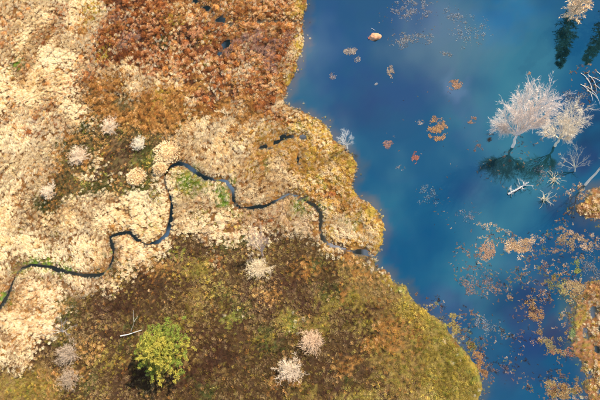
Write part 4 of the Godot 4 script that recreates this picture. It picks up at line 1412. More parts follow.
func build_bushes() -> void:
	for b in [
		[Vector3(-38.87,0.60,-32.93),1.35,1.20,[0.71,0.56,0.40],"whitish bare round bush in the ochre bog next to a pale reed clump"],
		[Vector3(-42.75,0.75,-28.93),1.63,1.50,[0.71,0.55,0.39],"large whitish bare bush on the brown bog between tan reeds and dark moss"],
		[Vector3(-34.35,0.50,-30.16),1.02,1.00,[0.72,0.63,0.48],"small brightest white bush with spiky twigs on the ochre bog"],
		[Vector3(-46.83,0.55,-24.13),1.17,1.10,[0.69,0.56,0.41],"pale bare bush at the dark mossy tip of the bog"],
		[Vector3(-41.32,0.85,-3.03),1.66,1.70,[0.42,0.32,0.23],"greyish bare bush on the heath just below the forked dead tree"],
		[Vector3(-40.75,0.80,-0.23),1.50,1.60,[0.39,0.29,0.20],"brownish grey bare bush beside a larger grey bush on the heath"],
		[Vector3(-13.70,1.00,-1.08),1.93,2.00,[0.65,0.51,0.37],"largest pinkish white bush with twigs spreading like a wheel on the heath"],
		[Vector3(-11.18,0.95,-4.25),1.72,1.90,[0.62,0.43,0.28],"pink tan bare bush with a bright white core on the heath"],
		[Vector3(-17.71,0.80,-12.86),1.73,1.60,[0.69,0.55,0.36],"cream bushy mound at the foot of the twin stemmed dead tree"],
	]:
		var at: Vector3 = b[0]
		var r: float = b[1]
		var t := thing("bare_bush", b[4], "bush", Vector3(at.x, maxf(0.05, height(at.x, at.z)), at.z))
		var s := Shape.new()
		var w := Shape.new()
		for i in 46:
			var a := i * 2.39996
			var flat := sqrt((i + .5) / 46.0) * (1.0 + .55 * middle.get_noise_2d(cos(a) * 5 + at.x, sin(a) * 5 + at.z))
			var to := Vector3(cos(a) * r * flat, b[2] * (.35 + .65 * sqrt(maxf(.05, 1.0 - flat * flat * .9))), sin(a) * r * flat) * rng.randf_range(.55, 1.12)
			var pts := bent(s, Vector3.ZERO, to, .016, .007, 4, .06, grey(.95, 1.15))
			for j in 14:
				var p := along(pts, rng.randf_range(.3, 1.0))
				var d := (to.normalized() * .8 + toss() * .8).normalized()
				var q := p + d * rng.randf_range(.2, .42) * sqrt(r)
				w.limb(p, q, .010, .005, 3, grey(.85, 1.15))
				for k in 4:
					var p2 := p.lerp(q, rng.randf_range(.2, 1))
					var d2 := (d * .6 + toss()).normalized()
					w.blade(p2, p2 + d2 * rng.randf_range(.1, .24) * sqrt(r), d2.cross(toss()).normalized() * .010, Vector3.ZERO, grey(.8, 1.2))
		part("stems", s.mesh(), tinted(b[3]), t)
		part("twigs", w.mesh(), tinted(b[3]), t)
	for b in [
		[[-30.51,-28.80,1.82,1.56],"large round mound of cream reeds at the head of the stream bend"],
		[[-34.48,-25.55,1.34,1.26],"lobed cream reed mound surrounded by dark green moss"],
		[[-31.33,-26.46,0.91,0.84],"small cream reed mound between two larger ones at the stream bend"],
	]:
		var e: Array = b[0]
		var t := thing("reed_mound", b[1], "reeds", Vector3(e[0], height(e[0], e[1]), e[1]))
		var body := tuft(40, e[2] * .98, .95, .3, .06, .3)
		part("core", body, tinted([.62, .42, .21]), t)
		var s := Shape.new()
		for i in 1500:
			var d := toss()
			d.y = absf(d.y)
			var from := Vector3(d.x * e[2], d.y * 1.1, d.z * e[3]) * rng.randf_range(.72, .95) * (1.0 + .3 * middle.get_noise_2d(d.x * 7 + e[0], d.z * 7))
			var way := (d + toss() * .7 + Vector3(0, .4, 0)).normalized()
			s.blade(from, from + way * rng.randf_range(.14, .32), way.cross(toss()).normalized() * .035, Vector3.ZERO, grey(.75, 1.2))
		part("plumes", s.mesh(), tinted([.80, .60, .35]), t)


func build_shrubs() -> void:
	# the larger autumn shrubs one can pick out, each on its own
	var shapes := []
	for k in 5:
		shapes.append(tuft(420, .58, .66, .14, .02, .2))
	var kinds := {
		"rust": [[.36, .13, .04], "rust red"],
		"orange": [[.56, .27, .085], "orange"],
		"mauve": [[.40, .23, .17], "mauve brown"],
		"ochre": [[.40, .20, .06], "ochre"],
		"tan": [[.70, .48, .26], "buff"],
	}
	var marks := [[Vector3(-24.91,0.00,-49.64), "near the creek head"], [Vector3(-23.09,0.00,-44.03), "beside the still creek pool"], [Vector3(-14.13,0.00,-46.92), "by the ditch near the lake"], [Vector3(-13.82,0.00,-38.68), "near the lake shore"], [Vector3(-16.07,0.00,-34.96), "near the shore bay"], [Vector3(-37.58,0.00,-48.20), "in the thickest thicket"], [Vector3(-29.76,0.00,-44.12), "in the mixed thicket"], [Vector3(-40.92,0.00,-42.90), "between reeds and thicket"], [Vector3(-39.31,0.00,-34.26), "near the white bog bushes"], [Vector3(-31.98,0.00,-33.67), "near the cream reed mounds"], [Vector3(-25.03,-0.00,-36.03), "on the dark thicket edge"], [Vector3(-21.35,0.00,-29.98), "in the reeds above the stream"], [Vector3(-16.66,0.00,-28.66), "beside the grey mud pool"], [Vector3(-50.67,0.00,-39.86), "in the pale reed bed"], [Vector3(-52.49,0.00,-30.77), "on the broken reed bed"], [Vector3(-48.95,0.00,-51.19), "in the reeds beside the thicket"], [Vector3(-40.67,0.00,-19.43), "in the reeds above the lower stream"], [Vector3(-27.12,0.00,-22.79), "on the green stream meadow"]]
	var stood := []
	var counts := {}
	var tries := 0
	while stood.size() < 430 and tries < 30000:
		tries += 1
		var x := rng.randf_range(X0 + 10, X0 + 66)
		var z := rng.randf_range(Z0 + 6, Z0 + 46)
		var k := cell(x, z)
		var named: String = CLASSES[kind[k]]
		if not kinds.has(named) or bank_at(x, z) < .5 or trail[k] or counts.get(named, 0) >= (140 if named != "tan" else 90):
			continue
		if named == "tan" and rng.randf() < .8:
			continue
		var clear := true
		for s in stood:
			if s.distance_squared_to(Vector2(x, z)) < .9:
				clear = false
				break
		if not clear:
			continue
		stood.append(Vector2(x, z))
		counts[named] = counts.get(named, 0) + 1
		var size := rng.randf_range(.6, 1.15) if named != "tan" else rng.randf_range(.5, .85)
		var step := rng.randi() % 4
		var tone: float = [.7, .88, 1.04, 1.2][step]
		var look: String = ["dark ", "deep ", "", "pale "][step] + kinds[named][1]
		var bulk := "small" if size < .72 else "large" if size > .98 else "medium"
		var what := "shrub" if named != "tan" else "reed clump"
		var label: String = "%s %s %s %s" % [bulk, look, what, landmark(marks, x, z)]
		var t := thing(kinds[named][1].replace(" ", "_") + "_" + what.replace(" ", "_"), label, "shrub" if named != "tan" else "reeds", Vector3(x, height(x, z) - .04, z), label)
		t.rotation.y = rng.randf() * TAU
		t.scale = Vector3.ONE * size
		var base: Array = kinds[named][0]
		part("foliage", shapes[rng.randi() % 5], tinted([base[0] * tone, base[1] * tone, base[2] * tone], true), t)


func landmark(marks: Array, x: float, z: float) -> String:
	var best := 1e9
	var found := ""
	for m in marks:
		var d: float = Vector2(m[0].x - x, m[0].z - z).length()
		if d < best:
			best = d
			found = m[1]
	return found


func build_floating() -> void:
	var tufts := []
	for k in 6:
		var s := Shape.new()
		for lobe in 3 + k % 4:
			var mid := Vector3(rng.randfn(0, .6), 0, rng.randfn(0, .35))
			var big := rng.randf_range(.25, .7)
			for i in 30:
				var d := toss()
				d.y = absf(d.y) * .55
				var from := mid + d * big * rng.randf_range(.2, .9)
				var way := (d + toss() * .8).normalized()
				var to := from + way * rng.randf_range(.12, .34)
				to.y = maxf(to.y, .03)
				s.blade(from, to, way.cross(toss()).normalized() * .045, Vector3.ZERO, mottled())
		tufts.append(s.mesh())
	var looks := {
		"cream": [[0.782,0.578,0.357],"cream",""],
		"tan": [[0.527,0.340,0.187],"tan",""],
		"amber": [[0.408,0.255,0.093],"amber yellow",""],
		"rose": [[0.272,0.170,0.128],"rose brown",""],
		"olive": [[0.289,0.272,0.068],"olive green",""],
		"dark": [[0.051,0.038,0.030],"sodden black",""],
		"orange": [[0.306,0.153,0.060],"orange brown",""],
	}
	var marks := [[Vector3(10.09,0.00,-16.99), "in the curved cream row"], [Vector3(13.17,0.00,-14.87), "in the thick cream row"], [Vector3(8.96,0.00,-14.22), "in the hooked cream row"], [Vector3(7.24,0.00,-13.35), "off the hooked cream row"], [Vector3(8.47,0.00,-11.02), "in the rose scatter"], [Vector3(10.48,0.00,-9.39), "at the end of the rose scatter"], [Vector3(17.74,0.00,-16.41), "below the reed islet"], [Vector3(19.88,0.00,-14.94), "near the algae off the islet"], [Vector3(16.39,0.00,-13.94), "in the straight row below the islet"], [Vector3(15.31,0.00,-11.94), "above the pink mud"], [Vector3(15.53,0.00,-10.15), "on the pink mud"], [Vector3(18.31,0.00,-9.20), "in the crowd at the east bank"], [Vector3(14.67,0.00,-8.08), "below the pink mud"], [Vector3(13.11,0.00,-7.14), "beside the purple mud"], [Vector3(14.07,0.00,-3.61), "near the reddish weed bar"], [Vector3(15.25,0.00,1.01), "in the amber crowd"], [Vector3(14.01,0.00,-0.41), "beside the amber crowd"], [Vector3(17.13,0.00,0.20), "between amber crowd and east bank"], [Vector3(9.20,0.00,-1.24), "in open water off the heath"], [Vector3(7.84,0.00,-3.67), "off the heath shore"], [Vector3(11.61,0.00,-4.69), "in the middle of open water"], [Vector3(17.26,0.00,-5.67), "on the green algae band"], [Vector3(2.78,0.00,-8.23), "at the upper heath shore"], [Vector3(4.81,0.00,-5.87), "at the middle heath shore"], [Vector3(7.34,0.00,-1.46), "at the lower heath shore"], [Vector3(7.75,0.00,1.03), "at the last heath shore"], [Vector3(11.07,0.00,-25.28), "under the broad pale tree"], [Vector3(13.86,0.00,-27.12), "behind the white trunk"], [Vector3(9.29,0.00,-27.45), "beside the broad pale tree"], [Vector3(17.20,0.00,-28.66), "between the two pale trees"], [Vector3(19.53,0.00,-20.57), "at the reed islet"], [Vector3(17.56,0.00,-20.32), "between stumps and islet"], [Vector3(22.71,0.00,-35.14), "among the bleached branches"]]
	for f in [
		[14.58,-8.43,"rose",0.68],
		[12.58,-7.84,"amber",0.64],
		[12.90,-8.48,"amber",0.64],
		[18.86,-8.88,"tan",0.63],
		[15.19,1.04,"amber",0.62],
		[6.03,-3.80,"olive",0.62],
		[5.95,-3.23,"orange",0.60],
		[17.68,-8.58,"olive",0.59],
		[11.63,-14.42,"cream",0.58],
		[16.57,1.42,"amber",0.57],
		[14.58,1.34,"orange",0.57],
		[14.20,1.23,"amber",0.57],
		[3.29,-8.39,"dark",0.57],
		[13.42,-6.35,"amber",0.55],
		[11.48,-14.26,"cream",0.55],
		[18.65,-7.98,"amber",0.55],
		[4.62,-5.81,"orange",0.54],
		[17.12,-6.35,"amber",0.54],
		[17.28,-5.51,"olive",0.54],
		[13.04,-14.30,"tan",0.54],
		[12.36,-13.88,"cream",0.54],
		[14.91,-11.80,"rose",0.54],
		[23.05,-33.72,"dark",0.54],
		[14.62,1.17,"orange",0.53],
		[15.40,-10.07,"olive",0.52],
		[15.48,1.04,"orange",0.52],
		[12.90,-7.37,"dark",0.52],
		[19.90,-20.28,"tan",0.51],
		[8.65,-0.77,"rose",0.51],
		[11.83,-14.24,"tan",0.50],
		[13.32,-4.17,"tan",0.49],
		[12.64,-14.88,"cream",0.49],
		[19.65,-13.89,"cream",0.48],
		[18.10,-8.90,"amber",0.48],
		[15.39,-10.04,"olive",0.47],
		[17.12,-9.07,"amber",0.47],
		[17.92,-16.07,"tan",0.47],
		[9.41,-1.23,"rose",0.47],
		[17.14,0.91,"amber",0.47],
		[17.96,-0.71,"amber",0.46],
		[6.93,-2.05,"orange",0.46],
		[19.47,-21.14,"tan",0.46],
		[16.79,-12.10,"tan",0.46],
		[19.57,-19.98,"tan",0.46],
		[13.94,-15.35,"cream",0.45],
		[13.06,-15.05,"cream",0.45],
		[19.81,-21.22,"cream",0.45],
		[15.03,-8.75,"dark",0.45],
		[11.70,-14.38,"cream",0.45],
		[13.70,-15.18,"cream",0.45],
		[19.13,-14.27,"cream",0.45],
		[17.70,-15.68,"tan",0.44],
		[13.77,-4.76,"amber",0.44],
		[19.14,-10.20,"amber",0.44],
		[9.36,-17.13,"cream",0.44],
		[17.09,-11.33,"tan",0.44],
		[15.21,1.61,"amber",0.44],
		[16.63,1.03,"tan",0.44],
		[19.38,-9.20,"tan",0.44],
		[12.25,-14.86,"cream",0.44],
		[7.10,-3.25,"orange",0.43],
		[17.11,-9.84,"cream",0.43],
		[9.47,-9.86,"tan",0.42],
		[14.17,-0.86,"dark",0.42],
		[13.88,-6.40,"orange",0.42],
		[18.75,-14.91,"cream",0.42],
		[20.80,-13.82,"amber",0.42],
		[18.50,-20.46,"cream",0.41],
		[19.66,-20.98,"tan",0.41],
		[16.77,0.80,"amber",0.41],
		[15.02,-8.95,"rose",0.41],
		[11.47,-14.26,"cream",0.41],
		[5.82,-5.19,"olive",0.41],
		[14.86,-12.11,"rose",0.41],
		[16.57,-4.87,"amber",0.41],
		[8.98,-15.49,"cream",0.40],
		[6.80,-3.51,"olive",0.40],
		[15.11,-13.88,"olive",0.40],
		[8.12,-0.25,"orange",0.40],
		[19.28,-13.12,"amber",0.40],
		[17.36,-16.40,"tan",0.40],
		[16.66,-27.58,"tan",0.40],
		[18.51,-8.73,"amber",0.40],
		[6.89,-2.71,"orange",0.40],
		[10.47,-16.64,"cream",0.40],
		[16.40,-11.38,"amber",0.40],
		[16.17,1.19,"olive",0.39],
		[17.31,-16.45,"tan",0.39],
		[6.69,-3.62,"olive",0.39],
		[20.93,-30.86,"dark",0.39],
		[8.54,-0.92,"dark",0.39],
		[14.04,0.53,"olive",0.39],
		[18.07,-10.00,"amber",0.39],
		[22.81,-34.08,"dark",0.39],
		[20.29,-20.15,"cream",0.39],
		[3.64,-6.87,"dark",0.39],
		[17.84,0.29,"olive",0.39],
		[19.41,-8.93,"tan",0.38],
		[11.65,-15.47,"cream",0.38],
		[12.72,-14.20,"cream",0.38],
		[8.81,-26.51,"rose",0.38],
		[16.22,-13.98,"tan",0.38],
		[15.87,-10.72,"olive",0.38],
		[12.06,-1.88,"dark",0.37],
		[6.79,-14.29,"rose",0.37],
		[10.53,-4.57,"dark",0.37],
		[9.69,-1.05,"dark",0.37],
		[15.45,-11.33,"tan",0.37],
		[14.72,-10.30,"amber",0.36],
		[12.91,-8.41,"dark",0.36],
		[8.41,-1.56,"dark",0.36],
		[1.96,-8.74,"orange",0.36],
		[18.50,-8.80,"tan",0.36],
		[15.08,-11.11,"olive",0.36],
		[15.26,-15.04,"cream",0.36],
		[15.52,0.43,"amber",0.36],
		[11.07,-8.78,"tan",0.35],
		[7.87,-13.52,"rose",0.35],
		[0.93,-9.36,"orange",0.35],
		[9.42,-15.34,"cream",0.35],
		[13.81,-4.18,"amber",0.35],
		[7.46,-12.39,"rose",0.35],
		[22.85,-36.70,"tan",0.35],
		[14.49,0.69,"amber",0.35],
		[13.66,-28.14,"rose",0.34],
		[8.13,-12.70,"cream",0.34],
		[14.30,1.08,"amber",0.34],
		[10.50,-28.03,"dark",0.34],
		[18.50,-8.26,"olive",0.34],
		[3.55,-8.17,"dark",0.34],
		[9.72,-5.33,"dark",0.34],
		[18.14,-16.06,"cream",0.34],
		[7.32,-0.71,"orange",0.33],
		[9.19,-15.06,"cream",0.33],
		[17.90,-9.25,"tan",0.33],
		[15.61,-10.28,"amber",0.33],
		[14.41,1.72,"olive",0.33],
		[6.81,-12.59,"rose",0.33],
		[10.59,-28.28,"dark",0.33],
		[18.23,-6.73,"olive",0.33],
		[6.70,-3.52,"olive",0.33],
		[16.90,-5.19,"amber",0.32],
		[18.24,-8.30,"olive",0.32],
		[7.93,-13.62,"rose",0.32],
		[10.84,-4.44,"dark",0.32],
		[17.19,0.47,"olive",0.32],
		[20.79,-30.99,"dark",0.32],
		[19.45,-9.56,"amber",0.32],
		[13.42,-7.50,"rose",0.32],
		[20.45,-15.62,"cream",0.32],
		[8.57,-13.48,"cream",0.32],
		[15.62,-10.58,"amber",0.32],
		[16.85,-13.88,"tan",0.32],
		[15.08,-3.94,"amber",0.32],
		[19.52,-20.16,"tan",0.32],
		[15.96,1.21,"amber",0.32],
		[10.34,-27.81,"dark",0.32],
		[11.74,-14.38,"tan",0.32],
		[16.96,-4.64,"amber",0.31],
		[3.10,-8.19,"olive",0.31],
		[6.23,-5.06,"dark",0.31],
		[18.63,-20.11,"cream",0.31],
		[7.72,-12.49,"dark",0.31],
		[16.65,-0.09,"amber",0.31],
		[17.48,-8.57,"amber",0.31],
		[5.16,-4.63,"dark",0.31],
		[3.29,-7.70,"orange",0.30],
		[15.84,-13.89,"tan",0.30],
		[18.28,-13.74,"tan",0.30],
		[16.27,-13.85,"tan",0.30],
		[12.07,-25.60,"rose",0.30],
		[16.90,-19.53,"tan",0.30],
		[11.45,-14.18,"cream",0.30],
		[5.14,-3.73,"olive",0.30],
		[22.95,-35.53,"rose",0.30],
		[9.23,-13.31,"cream",0.30],
		[8.46,-17.27,"cream",0.30],
		[5.17,-5.65,"dark",0.30],
		[20.06,-12.55,"tan",0.29],
		[14.97,-12.44,"rose",0.29],
		[13.92,-7.71,"rose",0.29],
		[6.38,-3.87,"orange",0.29],
		[9.18,-26.68,"rose",0.29],
		[17.99,-13.83,"tan",0.29],
		[9.44,-14.18,"cream",0.29],
		[18.49,-9.26,"amber",0.29],
		[8.01,-9.97,"rose",0.29],
		[13.44,-7.01,"orange",0.29],
		[15.11,-8.09,"rose",0.29],
		[19.38,-21.26,"tan",0.29],
		[7.61,-4.28,"dark",0.29],
		[16.52,-4.26,"olive",0.28],
		[6.72,-13.73,"rose",0.28],
		[23.14,-34.31,"rose",0.28],
		[20.36,-20.70,"tan",0.28],
		[7.44,-11.89,"rose",0.28],
		[13.30,-4.11,"dark",0.28],
		[7.31,-3.01,"dark",0.28],
		[17.05,-5.08,"olive",0.28],
		[14.17,-0.60,"dark",0.28],
		[7.98,-2.15,"dark",0.28],
		[22.27,-35.31,"tan",0.28],
		[13.09,-0.33,"dark",0.28],
		[9.07,-27.14,"rose",0.28],
		[14.11,-0.33,"dark",0.28],
		[6.51,-3.70,"orange",0.28],
		[6.51,-12.14,"rose",0.28],
		[6.08,-4.59,"dark",0.28],
		[8.16,-12.52,"rose",0.27],
		[22.44,-35.40,"dark",0.27],
		[11.01,-1.47,"dark",0.27],
		[19.99,-14.38,"amber",0.27],
		[13.41,-15.19,"cream",0.27],
		[15.05,-15.09,"cream",0.27],
		[13.12,-6.61,"dark",0.27],
		[9.20,-1.56,"dark",0.27],
		[19.64,-11.73,"tan",0.27],
		[16.42,1.09,"orange",0.27],
		[19.84,-20.93,"cream",0.27],
		[10.24,-16.96,"cream",0.27],
		[11.22,-16.30,"cream",0.27],
		[8.99,-27.25,"rose",0.27],
		[9.04,-17.20,"cream",0.27],
		[9.32,-14.63,"cream",0.27],
		[10.40,-10.38,"dark",0.27],
		[4.70,-3.88,"dark",0.27],
		[14.37,-15.19,"cream",0.26],
		[11.20,-14.16,"cream",0.26],
		[9.67,-10.28,"rose",0.26],
		[8.05,-1.04,"dark",0.26],
		[17.52,-10.03,"amber",0.26],
		[14.02,-27.74,"dark",0.26],
		[14.62,-3.69,"olive",0.26],
		[17.67,-9.24,"cream",0.26],
		[7.56,-2.71,"dark",0.26],
		[14.33,-12.11,"olive",0.26],
		[15.30,0.76,"orange",0.26],
		[19.23,-14.30,"cream",0.26],
		[19.02,-10.30,"amber",0.26],
		[8.31,-1.48,"rose",0.26],
		[17.32,-21.18,"tan",0.26],
		[5.61,-3.77,"dark",0.26],
		[7.23,-4.24,"rose",0.26],
		[6.76,-2.96,"olive",0.25],
		[14.38,-2.84,"amber",0.25],
		[18.96,-21.04,"tan",0.25],
		[8.19,-9.47,"rose",0.25],
		[3.53,-6.82,"olive",0.25],
		[8.45,-9.93,"rose",0.25],
		[13.34,-14.95,"cream",0.25],
		[15.15,-9.05,"dark",0.25],
		[12.92,-14.35,"tan",0.25],
		[14.71,1.20,"amber",0.25],
		[10.39,-27.79,"dark",0.25],
		[12.84,-14.89,"cream",0.25],
		[6.19,-4.14,"amber",0.25],
		[6.09,-5.46,"dark",0.25],
		[11.64,-24.33,"rose",0.25],
		[16.12,-10.42,"rose",0.25],
		[22.31,-34.76,"rose",0.25],
		[10.03,-9.57,"tan",0.24],
		[20.11,-14.55,"cream",0.24],
		[14.79,-13.70,"olive",0.24],
		[14.68,-8.27,"dark",0.24],
		[23.16,-35.08,"dark",0.24],
		[6.14,-3.46,"olive",0.24],
		[20.60,-12.96,"amber",0.24],
		[19.45,-15.27,"cream",0.24],
		[8.68,-13.17,"cream",0.24],
		[20.25,-14.81,"tan",0.24],
		[18.07,-8.59,"amber",0.24],
		[7.75,-4.36,"rose",0.24],
		[11.13,-2.20,"dark",0.24],
		[10.28,-10.11,"rose",0.24],
		[6.79,-12.18,"rose",0.24],
		[17.83,-28.42,"amber",0.24],
		[17.21,-7.25,"tan",0.24],
		[15.44,1.88,"tan",0.23],
		[12.42,-14.80,"cream",0.23],
		[18.88,-13.13,"amber",0.23],
		[22.58,-33.50,"tan",0.23],
		[22.28,-33.69,"tan",0.23],
		[13.63,-4.31,"amber",0.23],
		[12.44,-24.98,"dark",0.23],
		[14.48,-15.61,"cream",0.23],
		[9.63,-11.18,"rose",0.23],
		[16.73,-29.76,"dark",0.23],
		[5.46,-4.45,"orange",0.23],
		[16.67,-29.79,"dark",0.23],
		[9.04,-13.38,"cream",0.23],
		[17.67,0.19,"amber",0.23],
		[13.39,-27.15,"rose",0.22],
		[17.34,-6.99,"olive",0.22],
		[14.96,-10.42,"olive",0.22],
		[17.01,-21.33,"rose",0.22],
		[13.80,-26.65,"dark",0.22],
		[14.12,-26.95,"dark",0.22],
		[12.23,-14.47,"tan",0.22],
		[18.96,-14.93,"cream",0.22],
		[7.82,-14.48,"rose",0.22],
	]:
		var look: Array = looks[f[2]]
		var bulk := "tiny" if f[3] < .25 else "small" if f[3] < .36 else "large"
		var label: String = "%s %s floating tussock %s" % [bulk, look[1], landmark(marks, f[0], f[1])]
		var t := thing("floating_tussock", label, "tussock", Vector3(f[0], .0, f[1]), label)
		t.rotation.y = rng.randf() * TAU
		t.scale = Vector3(f[3], f[3] * rng.randf_range(.7, 1.1), f[3] * rng.randf_range(.7, 1.2))
		var tone: float = [.8, 1.0, 1.15][rng.randi() % 3]
		part("leaves", tufts[rng.randi() % 6], tinted([look[0][0] * tone, look[0][1] * tone, look[0][2] * tone], true), t)
	# the smallest scraps, past counting
	var bits := PackedFloat32Array()
	for f in [
		[15.55,0.67,"tan",0.22],
		[11.08,-8.83,"tan",0.22],
		[12.72,-8.35,"dark",0.22],
		[13.70,-27.08,"rose",0.21],
		[7.50,-13.73,"rose",0.21],
		[15.64,-12.18,"tan",0.21],
		[8.41,-13.07,"cream",0.21],
		[18.05,-10.44,"cream",0.21],
		[6.30,-4.29,"dark",0.21],
		[16.75,-28.33,"amber",0.21],
		[17.91,-16.11,"tan",0.21],
		[15.05,-12.06,"rose",0.21],
		[8.79,-26.87,"rose",0.21],
		[16.52,0.71,"amber",0.21],
		[14.11,0.53,"orange",0.21],
		[17.54,0.25,"amber",0.21],
		[6.63,-11.51,"rose",0.21],
		[13.06,-7.08,"amber",0.21],
		[9.54,-17.26,"cream",0.21],
		[8.73,-15.72,"cream",0.21],
		[16.95,-28.31,"tan",0.21],
		[7.83,-9.94,"rose",0.20],
		[9.19,-13.92,"cream",0.20],
		[17.04,-28.72,"dark",0.20],
		[18.47,-20.41,"tan",0.20],
		[7.87,-0.75,"dark",0.20],
		[11.96,-14.58,"tan",0.20],
		[18.35,-9.61,"amber",0.20],
		[17.19,-29.14,"tan",0.20],
		[19.37,-14.88,"tan",0.20],
		[15.11,-9.88,"amber",0.20],
		[16.95,-27.90,"tan",0.20],
		[20.62,-14.22,"cream",0.20],
		[17.68,-10.41,"cream",0.20],
		[17.54,-16.23,"cream",0.20],
		[15.90,-12.38,"tan",0.20],
		[18.05,-8.02,"tan",0.20],
		[7.46,-1.54,"orange",0.20],
		[9.95,-9.18,"rose",0.20],
		[4.73,-6.76,"dark",0.20],
		[5.56,-5.41,"dark",0.20],
		[7.03,-14.34,"rose",0.20],
		[10.84,-1.62,"dark",0.20],
		[5.39,-5.36,"orange",0.20],
		[8.38,-15.63,"cream",0.20],
		[11.77,-6.77,"rose",0.20],
		[14.60,-2.77,"amber",0.20],
		[4.14,-6.48,"orange",0.19],
		[13.22,0.04,"dark",0.19],
		[6.80,-13.68,"rose",0.19],
		[17.29,-16.65,"tan",0.19],
		[7.90,-1.71,"dark",0.19],
		[14.97,-0.81,"dark",0.19],
		[17.02,-20.18,"tan",0.19],
		[13.62,-7.78,"dark",0.19],
		[11.57,-15.86,"cream",0.19],
		[6.10,-5.30,"dark",0.19],
		[14.67,-13.82,"tan",0.19],
		[17.92,-8.83,"amber",0.19],
		[10.74,-10.76,"rose",0.19],
		[2.11,-7.77,"dark",0.19],
		[16.85,-0.36,"olive",0.19],
		[8.34,-15.74,"cream",0.19],
		[11.01,-16.50,"cream",0.18],
		[15.78,0.47,"orange",0.18],
		[13.29,-3.87,"tan",0.18],
		[10.84,-16.53,"cream",0.18],
		[17.10,-6.74,"olive",0.18],
		[9.51,-13.47,"cream",0.18],
		[16.04,-11.22,"tan",0.18],
		[13.97,-15.30,"cream",0.18],
		[17.45,-20.05,"rose",0.18],
		[11.72,-9.21,"rose",0.18],
		[16.75,-10.65,"rose",0.18],
		[10.56,-8.40,"rose",0.18],
		[17.90,-20.27,"rose",0.18],
		[7.03,-13.82,"rose",0.18],
		[19.87,-13.93,"tan",0.18],
		[7.46,1.36,"orange",0.18],
		[12.47,-14.59,"tan",0.17],
		[15.33,0.74,"amber",0.17],
		[9.93,-17.11,"cream",0.17],
		[6.49,-3.78,"dark",0.17],
		[18.12,-21.03,"rose",0.17],
		[22.91,-34.66,"rose",0.17],
		[2.90,-8.27,"orange",0.17],
		[12.21,-14.49,"cream",0.17],
		[17.17,-29.63,"tan",0.17],
		[13.90,-25.99,"dark",0.17],
		[7.31,-2.75,"dark",0.17],
		[9.82,-4.68,"dark",0.17],
		[9.55,-9.59,"rose",0.17],
		[7.24,-11.75,"dark",0.17],
		[15.14,-13.86,"tan",0.17],
		[8.61,-11.18,"dark",0.17],
		[17.60,-21.62,"rose",0.16],
		[13.30,-26.30,"rose",0.16],
		[18.05,-21.22,"tan",0.16],
		[17.37,-13.86,"tan",0.16],
		[19.57,-9.78,"amber",0.16],
		[20.29,-30.71,"dark",0.16],
		[12.58,-0.69,"dark",0.16],
		[7.79,-13.00,"rose",0.16],
		[14.68,-3.73,"olive",0.16],
		[10.38,-25.03,"dark",0.16],
		[10.21,-11.99,"rose",0.16],
		[7.75,-2.97,"rose",0.15],
		[14.33,-3.85,"amber",0.15],
		[11.15,-8.95,"rose",0.15],
		[6.48,-12.57,"rose",0.15],
		[14.58,-0.13,"amber",0.15],
		[16.70,-28.06,"amber",0.15],
		[19.82,-21.03,"cream",0.15],
		[9.19,-14.10,"cream",0.15],
		[9.77,-11.50,"rose",0.15],
		[10.83,-2.98,"dark",0.15],
		[15.40,1.58,"tan",0.15],
		[10.84,-1.16,"dark",0.15],
		[10.40,-9.63,"rose",0.14],
		[19.35,-15.44,"tan",0.14],
		[21.96,-35.64,"rose",0.14],
		[11.49,-16.06,"cream",0.14],
		[8.89,-6.89,"dark",0.14],
		[14.38,-26.48,"rose",0.14],
		[13.01,-4.15,"amber",0.14],
		[16.35,-10.97,"olive",0.14],
		[11.51,-6.15,"dark",0.14],
		[19.82,-14.82,"tan",0.14],
		[9.04,-14.90,"cream",0.14],
		[8.20,-11.08,"rose",0.14],
		[12.06,-14.93,"cream",0.14],
		[7.11,-3.37,"dark",0.14],
		[3.98,-7.14,"orange",0.13],
		[13.85,-2.58,"amber",0.13],
		[13.08,-1.58,"dark",0.13],
		[9.34,-14.64,"cream",0.13],
		[8.92,-15.66,"cream",0.13],
		[17.97,-21.27,"tan",0.13],
		[23.22,-34.59,"rose",0.13],
		[5.25,-6.39,"dark",0.13],
		[7.91,0.31,"orange",0.13],
		[4.81,-4.17,"olive",0.13],
		[12.87,-4.69,"dark",0.13],
		[17.86,-9.80,"tan",0.13],
		[5.57,-3.22,"orange",0.13],
		[9.11,-2.50,"dark",0.12],
		[20.32,-12.80,"amber",0.12],
		[7.75,-4.66,"rose",0.12],
		[15.84,-10.87,"tan",0.12],
		[17.58,0.54,"amber",0.12],
		[10.04,-6.18,"dark",0.12],
		[16.57,-29.25,"tan",0.12],
		[8.45,-11.28,"rose",0.11],
		[9.50,0.41,"dark",0.11],
		[10.75,-6.93,"dark",0.11],
		[9.76,0.07,"dark",0.11],
		[8.53,-3.27,"dark",0.11],
		[8.31,-10.41,"rose",0.11],
		[18.14,-20.32,"tan",0.11],
		[9.56,-5.90,"dark",0.10],
		[8.13,-3.18,"dark",0.10],
		[13.33,-0.39,"amber",0.10],
		[18.18,-20.66,"tan",0.09],
		[18.87,-14.91,"cream",0.09],
		[14.03,0.27,"dark",0.08],
		[14.53,-0.04,"dark",0.08],
		[7.74,-3.84,"dark",0.08],
		[8.52,-12.24,"rose",0.08],
		[9.47,-5.69,"rose",0.07],
		[7.57,-4.69,"rose",0.07],
		[17.71,-20.94,"rose",0.07],
	]:
		var col: Array = looks[f[2]][0]
		var a := rng.randf() * TAU
		bits.append_array([cos(a) * f[3], 0, sin(a) * f[3], f[0], 0, f[3], 0, 0, -sin(a) * f[3], 0, cos(a) * f[3], f[1], col[0], col[1], col[2], 1.0])
	var tones := ["rose", "rose", "tan", "dark", "dark", "amber", "olive", "cream", "orange"]
